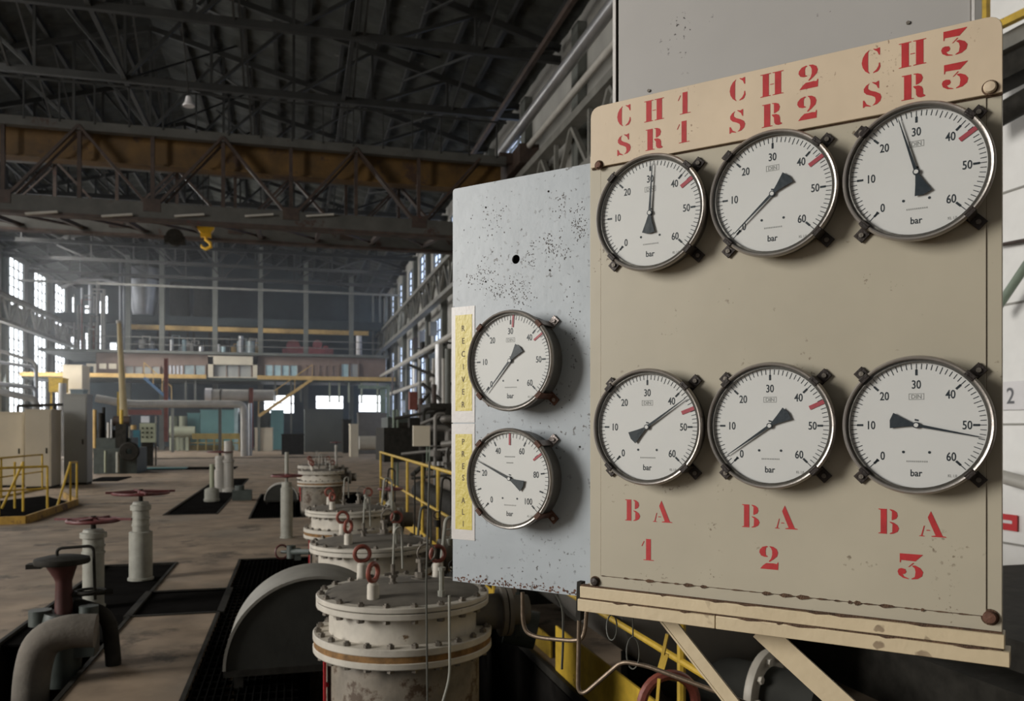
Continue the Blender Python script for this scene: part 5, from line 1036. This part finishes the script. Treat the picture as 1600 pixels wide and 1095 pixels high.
# under the gallery
for px in (290, 305, 430, 455, 515, 530, 545, 565, 590, 470): 
    p = pY(px, 600, 58.4); put('walkway_support', M['palegreen'] if px > 500 else M['column'], MB().box2((p.x-.06, 58.4, level(628, 58.4) if px not in (455, 590) else 0), (p.x+.06, 58.5, ZG-.22)), 'thin support or railing post below the yellow walkway', 'post', 'thin posts below the yellow walkway')
def stair(x0, y0, x1, y1, b, m_, label):
    t = thing('stair', label, 'stair', pY(x1, y1, b)); p, q = pY(x0, y0, b), pY(x1, y1, b); p.y = q.y = b
    for dy in (0, .9): mb = MB(); mb.bar(p+Vector((0, dy, 0)), q+Vector((0, dy, 0)), .08, .17); mb.build('stringer', M[m_], t, world=True)
    mb = MB(); n_ = 12
    for i in range(1, n_): c_ = p+(q-p)*i/n_; mb.box2((c_.x-.14, b, c_.z-.02), (c_.x+.14, b+.9, c_.z+.02))
    mb.build('treads', M['dark'], t, world=True)
    mb = MB(); mb.bar(p+Vector((0, 0, .95)), q+Vector((0, 0, .95)), .05, .05)
    for i in (0, .33, .66, 1): c_ = p+(q-p)*i; mb.bar(c_, c_+Vector((0, 0, .95)), .04, .04)
    mb.build('hand_rail', M['ochre'], t, world=True)
    mb = MB(); mb.box2((q.x-.08, b+.4, 0), (q.x+.08, b+.5, q.z)); mb.build('support', M['column'], t, world=True)
stair(488, 592, 404, 650, 57, 'ochre', 'yellow stair descending left from the walkway at right of centre')
stair(225, 590, 268, 628, 56, 'bluem', 'blue and yellow stair descending right from the walkway at left')
# ducts and pipes in front of the gallery
t = thing('insulated_duct', 'large pale insulated duct lying across the far hall under the walkway', 'duct', pY(320, 616, 50)); p, q = pY(320, 627, 50), pY(428, 606, 50); r_ = (pY(320, 606, 50).z-p.z)/2
mb = MB(); mb.cyl((0, 0, .3), r_*.86, q.x-p.x-.3, Matrix.Translation((p.x, 50.3, p.z+r_)) @ Matrix.Rotation(pi/2, 4, 'Y'), 28); mb.build('duct_body', M['pipew'], t, world=True)
mb = MB(); mb.cyl((0, 0, 0), r_*1.02, .35, Matrix.Translation((p.x, 50.3, p.z+r_)) @ Matrix.Rotation(pi/2, 4, 'Y'), 28); mb.build('white_end', M['signw'], t, world=True)
for px in (343, 388): s_ = pY(px, 616, 50).x; mb = MB(); mb.lathe([(r_*.86, 0), (r_*.95, 0), (r_*.95, .08), (r_*.86, .08)], Matrix.Translation((s_, 50.3, p.z+r_)) @ Matrix.Rotation(pi/2, 4, 'Y'), 28); mb.build('duct_band', M['cladding'], t, world=True); mb = MB(); mb.box2((s_-.08, 50.2, 0), (s_+.08, 50.4, p.z+.1)); mb.build('support', M['column'], t, world=True)
put('bent_pipe', M['pipew'], MB().tube(smooth_path([pY(150, 622, 48), pY(200, 631, 48), pY(378, 631, 48), pY(382, 640, 48), pY(382, 667, 48)-Vector((0, 0, 1.6))], .7), .20, 16), 'long pale pipe crossing the far hall and bending down at its right end', 'pipe')
put('bent_pipe', M['silver'], MB().tube([pY(391, 630, 48.5), pY(391, 688, 48.5)-Vector((0, 0, pY(391, 688, 48.5).z))], .10, 12), 'thin silver pipe just right of the bent pale pipe', 'pipe')
put('red_column', M['redpost'], MB().box2(tuple(pY(389, 700, 49)), tuple(pY(395.5, 606, 49)+Vector((0, .25, 0)))), 'dull red steel column before the large pale duct', 'column')
put('red_column', M['redpost'], MB().box2(tuple(pY(256, 690, 50)), tuple(pY(262, 560, 50)+Vector((0, .25, 0)))), 'dull red column left of the turquoise containers', 'column')
put('red_beam', M['redpost'], MB().box2(tuple(pY(200, 648, 52)), tuple(pY(252, 640, 52)+Vector((0, .25, 0)))), 'dull red beam below the long pale pipe', 'beam')
p, q = pY(190, 655, 40), pY(190, 505, 40); t = thing('yellow_pole', 'tall tapering yellow-cream pole rising before the far left gallery', 'pole', (p.x, 40, 0))
mb = MB(); mb.tube([(p.x+.15, 40, 0), (p.x+.1, 40, p.z), (q.x-.1, 40, q.z)], [.2, .17, .09], 14); mb.build('pole', M['polecream'], t, world=True)
mb = MB(); mb.cyl((q.x-.1, 40, q.z), .13, .12, None, 12); mb.build('pole_cap', M['pipew'], t, world=True)
put('yellow_post', M['yellow'], MB().box2((pY(183, 660, 42).x, 42, 0), tuple(pY(186, 612, 42)+Vector((0, .1, 0)))), 'short thin yellow post left of the tapering pole', 'post')
def fl(x0, x1, yb, yt, m_, name, label, cat, b=None, th=1.5, shape='box'):
    b = min(b or pZ(x1, yb, 0).y, 68); p, q = pY(x0, yb, b), pY(x1, yt, b); mb = MB(); z0 = 0 if name not in ('yellow_machine', 'glass_booth') else p.z
    if z0: [mb.box2((xx-.05, b+.1, 0), (xx+.05, b+.2, z0)) for xx in (p.x+.1, q.x-.1)]
    if shape == 'box':
        mb.box2((p.x, b, z0), (q.x, b+th, q.z))
        mb.box2((p.x-.03, b-.03, q.z-.06), (q.x+.03, b+th, q.z))
    elif shape == 'hcyl':
        z0 = p.z; r = (q.z-z0)/2; [mb.box2((xx-.1, b+.2, 0), (xx+.1, b+.5, z0+.1)) for xx in (p.x+.5, q.x-.5)]; mb.cyl((0, 0, 0), r, q.x-p.x, Matrix.Translation((p.x, b+r, z0+r)) @ Matrix.Rotation(pi/2, 4, 'Y'), 20)
    else: mb.cyl(((p.x+q.x)/2, b+.5, z0), (q.x-p.x)/2, q.z-z0, None, 20)
    return tag(mb.build(name, M[m_], None), label, cat)
fl(313, 371, 678, 640, 'turq', 'container', 'large turquoise container under the far walkway', 'container', 61, 1.7)
fl(293, 312, 680, 645, 'turq', 'container', 'smaller turquoise container at the left of the large one', 'container', 61.5, 1.2)
fl(263, 276, 688, 650, 'palegreen', 'green_tank', 'pale green tank, left one of two by the red column', 'tank', 60.5, 1, 'cyl')
fl(278, 291, 688, 650, 'palegreen', 'green_tank', 'pale green tank, right one of two by the red column', 'tank', 60.5, 1, 'cyl')
fl(264, 304, 684, 666, 'palegreen', 'green_drum', 'pale green drum lying in front of the two green tanks', 'drum', 59.5, 1, 'hcyl')
fl(366, 372, 672, 634, 'blueglass', 'blue_locker', 'pale blue upright locker left of the bent white pipe', 'locker', 60)
fl(398, 426, 694, 668, 'beigebox', 'beige_crate', 'beige crate standing below the small turquoise cabinet', 'crate', 57.5, 1.2)
fl(423, 443, 672, 640, 'turq', 'turquoise_cabinet', 'turquoise cabinet between bright far windows', 'cabinet', 61)
fl(400, 421, 668, 640, 'darkgreen', 'dark_cabinet', 'dark cabinet behind the beige crate', 'cabinet', 61.2, 1.0)
fl(476, 536, 706, 639, 'greygreen', 'grey_green_enclosure', 'large dark grey-green enclosure before the middle bright window', 'enclosure', None, 3)
fl(548, 560, 694, 662, 'beigebox', 'beige_locker', 'small beige locker right of the dark grey-green enclosure', 'locker', 45)
fl(536, 549, 700, 655, 'dark', 'dark_locker', 'narrow dark cabinet against the side of the dark grey-green enclosure', 'cabinet', 52)
fl(560, 604, 664, 645, 'cladding', 'grey_casing', 'grey casing below the right bright far window', 'casing', 50, 1, 'box')
fl(572, 588, 684, 658, 'dirtyyellow', 'yellow_motor', 'yellowish motor behind the pale insulated drum', 'motor', 50, 1, 'cyl')
fl(511, 520, 705, 683, 'bluem', 'blue_bin', 'small bright blue bin before the dark grey-green enclosure', 'bin', None, .5)
fl(440, 475, 700, 678, 'dark', 'dark_skid', 'low dark equipment left of the dark grey-green enclosure', 'equipment', 50, 1.5)
t = railing('pit_guard', [A(296, 704), A(374, 704)], 1.0, 'olive-yellow guard railing before the turquoise containers', 'olive', posts=[A(x, 704) for x in (296, 309, 322, 335, 348, 361, 374)], r=.05)
put('yellow_skirting', M['olive'], MB().box2(tuple(A(296, 703)), tuple(A(374, 703)+Vector((0, .3, .35)))).box2(tuple(pY(300, 686, 57)), tuple(pY(374, 677, 57)+Vector((0, .4, 0)))), 'olive-yellow low wall around the far pit', 'kerb')
fl(272, 296, 700, 690, 'beigebox', 'low_plinth', 'low pale concrete plinth left of the olive railing', 'plinth', None, 1.0)
put('floor_strip', M['plate'], MB().box2((HL+3, 44.8, 0), (2.5, 45.5, .015)), 'dark strip running across the far floor', 'strip')
put('floor_strip', M['plate'], MB().box2((-7, 33.2, 0), (-2.2, 35.2, .015)), 'dark patch on the mid floor with a turquoise mat', 'strip')
put('turquoise_mat', M['turq'], MB().box2((-5.6, 33.6, .015), (-4.0, 34.4, .05)), 'small turquoise mat lying on a dark patch of mid floor', 'mat')
put('steel_portal', M['greenpipe'], MB().bar(pY(598, 606, 52), pY(598, 706, 52), .3, .2).bar(pY(606, 600, 52), pY(606, 706, 52), .15, .15).bar(pY(560, 604, 52), pY(610, 606, 52), .2, .2), 'pale green steel frame at the right of the bright far windows', 'frame')
# pipes at the far left in front of the windows
for i, (y0, y1, b, r, m_) in enumerate(((548, 566, 48, .09, 'pipew'), (566, 574, 48, .09, 'silver'), (600, 606, 46, .11, 'silver'), (612, 624, 44, .16, 'pipew'))):
    put('window_pipe', M[m_], MB().tube(smooth_path([pY(-40, y0-6, b), pY(0, y0, b), pY(56, y1, b), pY(57, y1+40, b)], .3), r, 12), 'pale pipe crossing the left windows and turning down at its end', 'pipe', 'pale pipes before the left windows')
fl(98, 128, 600, 570, 'beigebox', 'pale_cabin', 'pale cabin on the far left below the gallery', 'cabin', 55, 2)
fl(76, 98, 612, 590, 'yellow', 'yellow_machine', 'yellow machine glowing in daylight at the far left', 'machine', 53, 1.2)
fl(110, 130, 636, 608, 'offglass', 'glass_booth', 'glassy booth above the tall light grey cabinet', 'booth', 48, 1)
fl(88, 100, 640, 598, 'pipew', 'pale_stack', 'pale stack right of the yellow machine', 'stack', 50, 1, 'cyl')
put('black_guard_bar', M['dark'], MB().tube([pY(28, 634, 26), pY(98, 632, 26)], .04, 8).tube([pY(28, 634, 26), Vector((pY(28, 749, 26).x, 26, 0))], .04, 8).tube([pY(86, 632, 26), Vector((pY(86, 749, 26).x, 26, 0))], .05, 8), 'black bar frame above the beige enclosures', 'frame')

put('added_dark_block', M['dark'], MB().box2((3.3, 2.6, 0), (HR-.2, 6.2, .34)).box2((3.6, 3.0, .34), (5.0, 5.4, .5)), 'added dark block that blackens the floor beneath the right part of the board', 'plinth')  # made-up block, only there to turn the floor under the board black

rnd = random.Random(21)
for i in range(26):      # hangers, boxes and short pipes crowding the right-hand wall
    b = rnd.uniform(27, 58); z = rnd.uniform(1.2, 6.8); x = HR-rnd.uniform(.5, 1.4); h_ = rnd.uniform(.6, 2.6); m_ = rnd.choice(('pipew', 'silver', 'column', 'dark', 'lattice', 'crane'))
    if rnd.random() < .55: put('wall_pipe', M[m_], MB().tube([(HR-.05, b, z), (x, b, z), (x, b, max(0, z-h_))], rnd.uniform(.04, .09), 8), 'short bent pipe among the crowded pipes on the right-hand wall', 'pipe', 'short bent pipes on the right-hand wall')
    else: put('wall_box', M[m_], MB().box2((HR-.4, b, z), (HR-.02, b+rnd.uniform(.3, .9), z+rnd.uniform(.4, 1.0))), 'small box fixed to the right-hand wall among pipes', 'box', 'small boxes on the right-hand wall')
for i in range(14):
    px = rnd.uniform(215, 400); b = 65.2+rnd.random()*2; p = pY(px, 500, b); h_ = rnd.uniform(.4, 1.6)
    put('deck_equipment', M[rnd.choice(('silver', 'offglass', 'ochre', 'pipew', 'dark'))], MB().cyl((p.x, b, ZM+.18), rnd.uniform(.1, .3), h_, None, 14).tube([(p.x, b, ZM+.18+h_*.9), (p.x, b, ZM+.4+h_), (p.x+.5, b, ZM+.4+h_), (p.x+.5, b, ZM+.18)], .06, 8), 'small pale piece of equipment with a bent pipe on the upper deck', 'equipment', 'small equipment along the upper deck')
for i in range(16):
    px = rnd.uniform(108, 196); b = rnd.uniform(62.8, 65.5); p = pY(px, 500, b); h_ = rnd.uniform(1.0, 4.5)
    put('deck_pipe', M[rnd.choice(('silver', 'pipew', 'lattice', 'redpost'))], MB().tube([(p.x, b, ZM+.18), (p.x, b, ZM+h_), (p.x+rnd.uniform(-.8, .8), b, ZM+h_)], rnd.uniform(.05, .12), 8), 'thin bent pipe before the bright slit windows at far left', 'pipe', 'thin pipes before the far left slit windows')

for i in range(22):
    b = rnd.uniform(11.5, 21); a = rnd.uniform(2.3, 4.6); z = rnd.uniform(.5, 2.1); m_ = rnd.choice(('post', 'cladding', 'insul', 'dark', 'dark', 'crane', 'cladding')); l = rnd.uniform(.4, 1.6)
    pts = [(a, b, 0), (a, b, z), (a+rnd.choice((-1, 1))*l*.5, b, z), (a+rnd.choice((-1, 1))*l*.5, b+l, z-.2)]
    put('process_pipe', M[m_], MB().tube(smooth_path(pts, .12), rnd.uniform(.025, .075), 10).cyl((a, b, z*.55), .11, .12, None, 14).torus(.10, .012, Matrix.Translation((a, b, z*.55+.2)), 16, 6), 'bent process pipe with a valve among the machinery behind the yellow railing', 'pipe', 'bent process pipes behind the yellow railing')
# thin scatter volume added to imitate the bright glow at the far end
hz = MB(); hz.box2((HL+.25, 38.0, .05), (HR-.25, 71.7, 12.3)); hzm = bpy.data.materials.new('glow_haze'); hzm.use_nodes = True; nt = hzm.node_tree
nt.nodes.remove(nt.nodes['Principled BSDF']); vs_ = nt.nodes.new('ShaderNodeVolumeScatter'); vs_.inputs['Color'].default_value = (.93, .96, 1, 1); vs_.inputs['Density'].default_value = 0.0027; vs_.inputs['Anisotropy'].default_value = 0.2
nt.links.new(vs_.outputs[0], nt.nodes['Material Output'].inputs['Volume'])
tag(hz.build('haze', hzm, None), 'thin haze volume standing in for the glow of the daylit far hall', 'haze', kind='stuff')
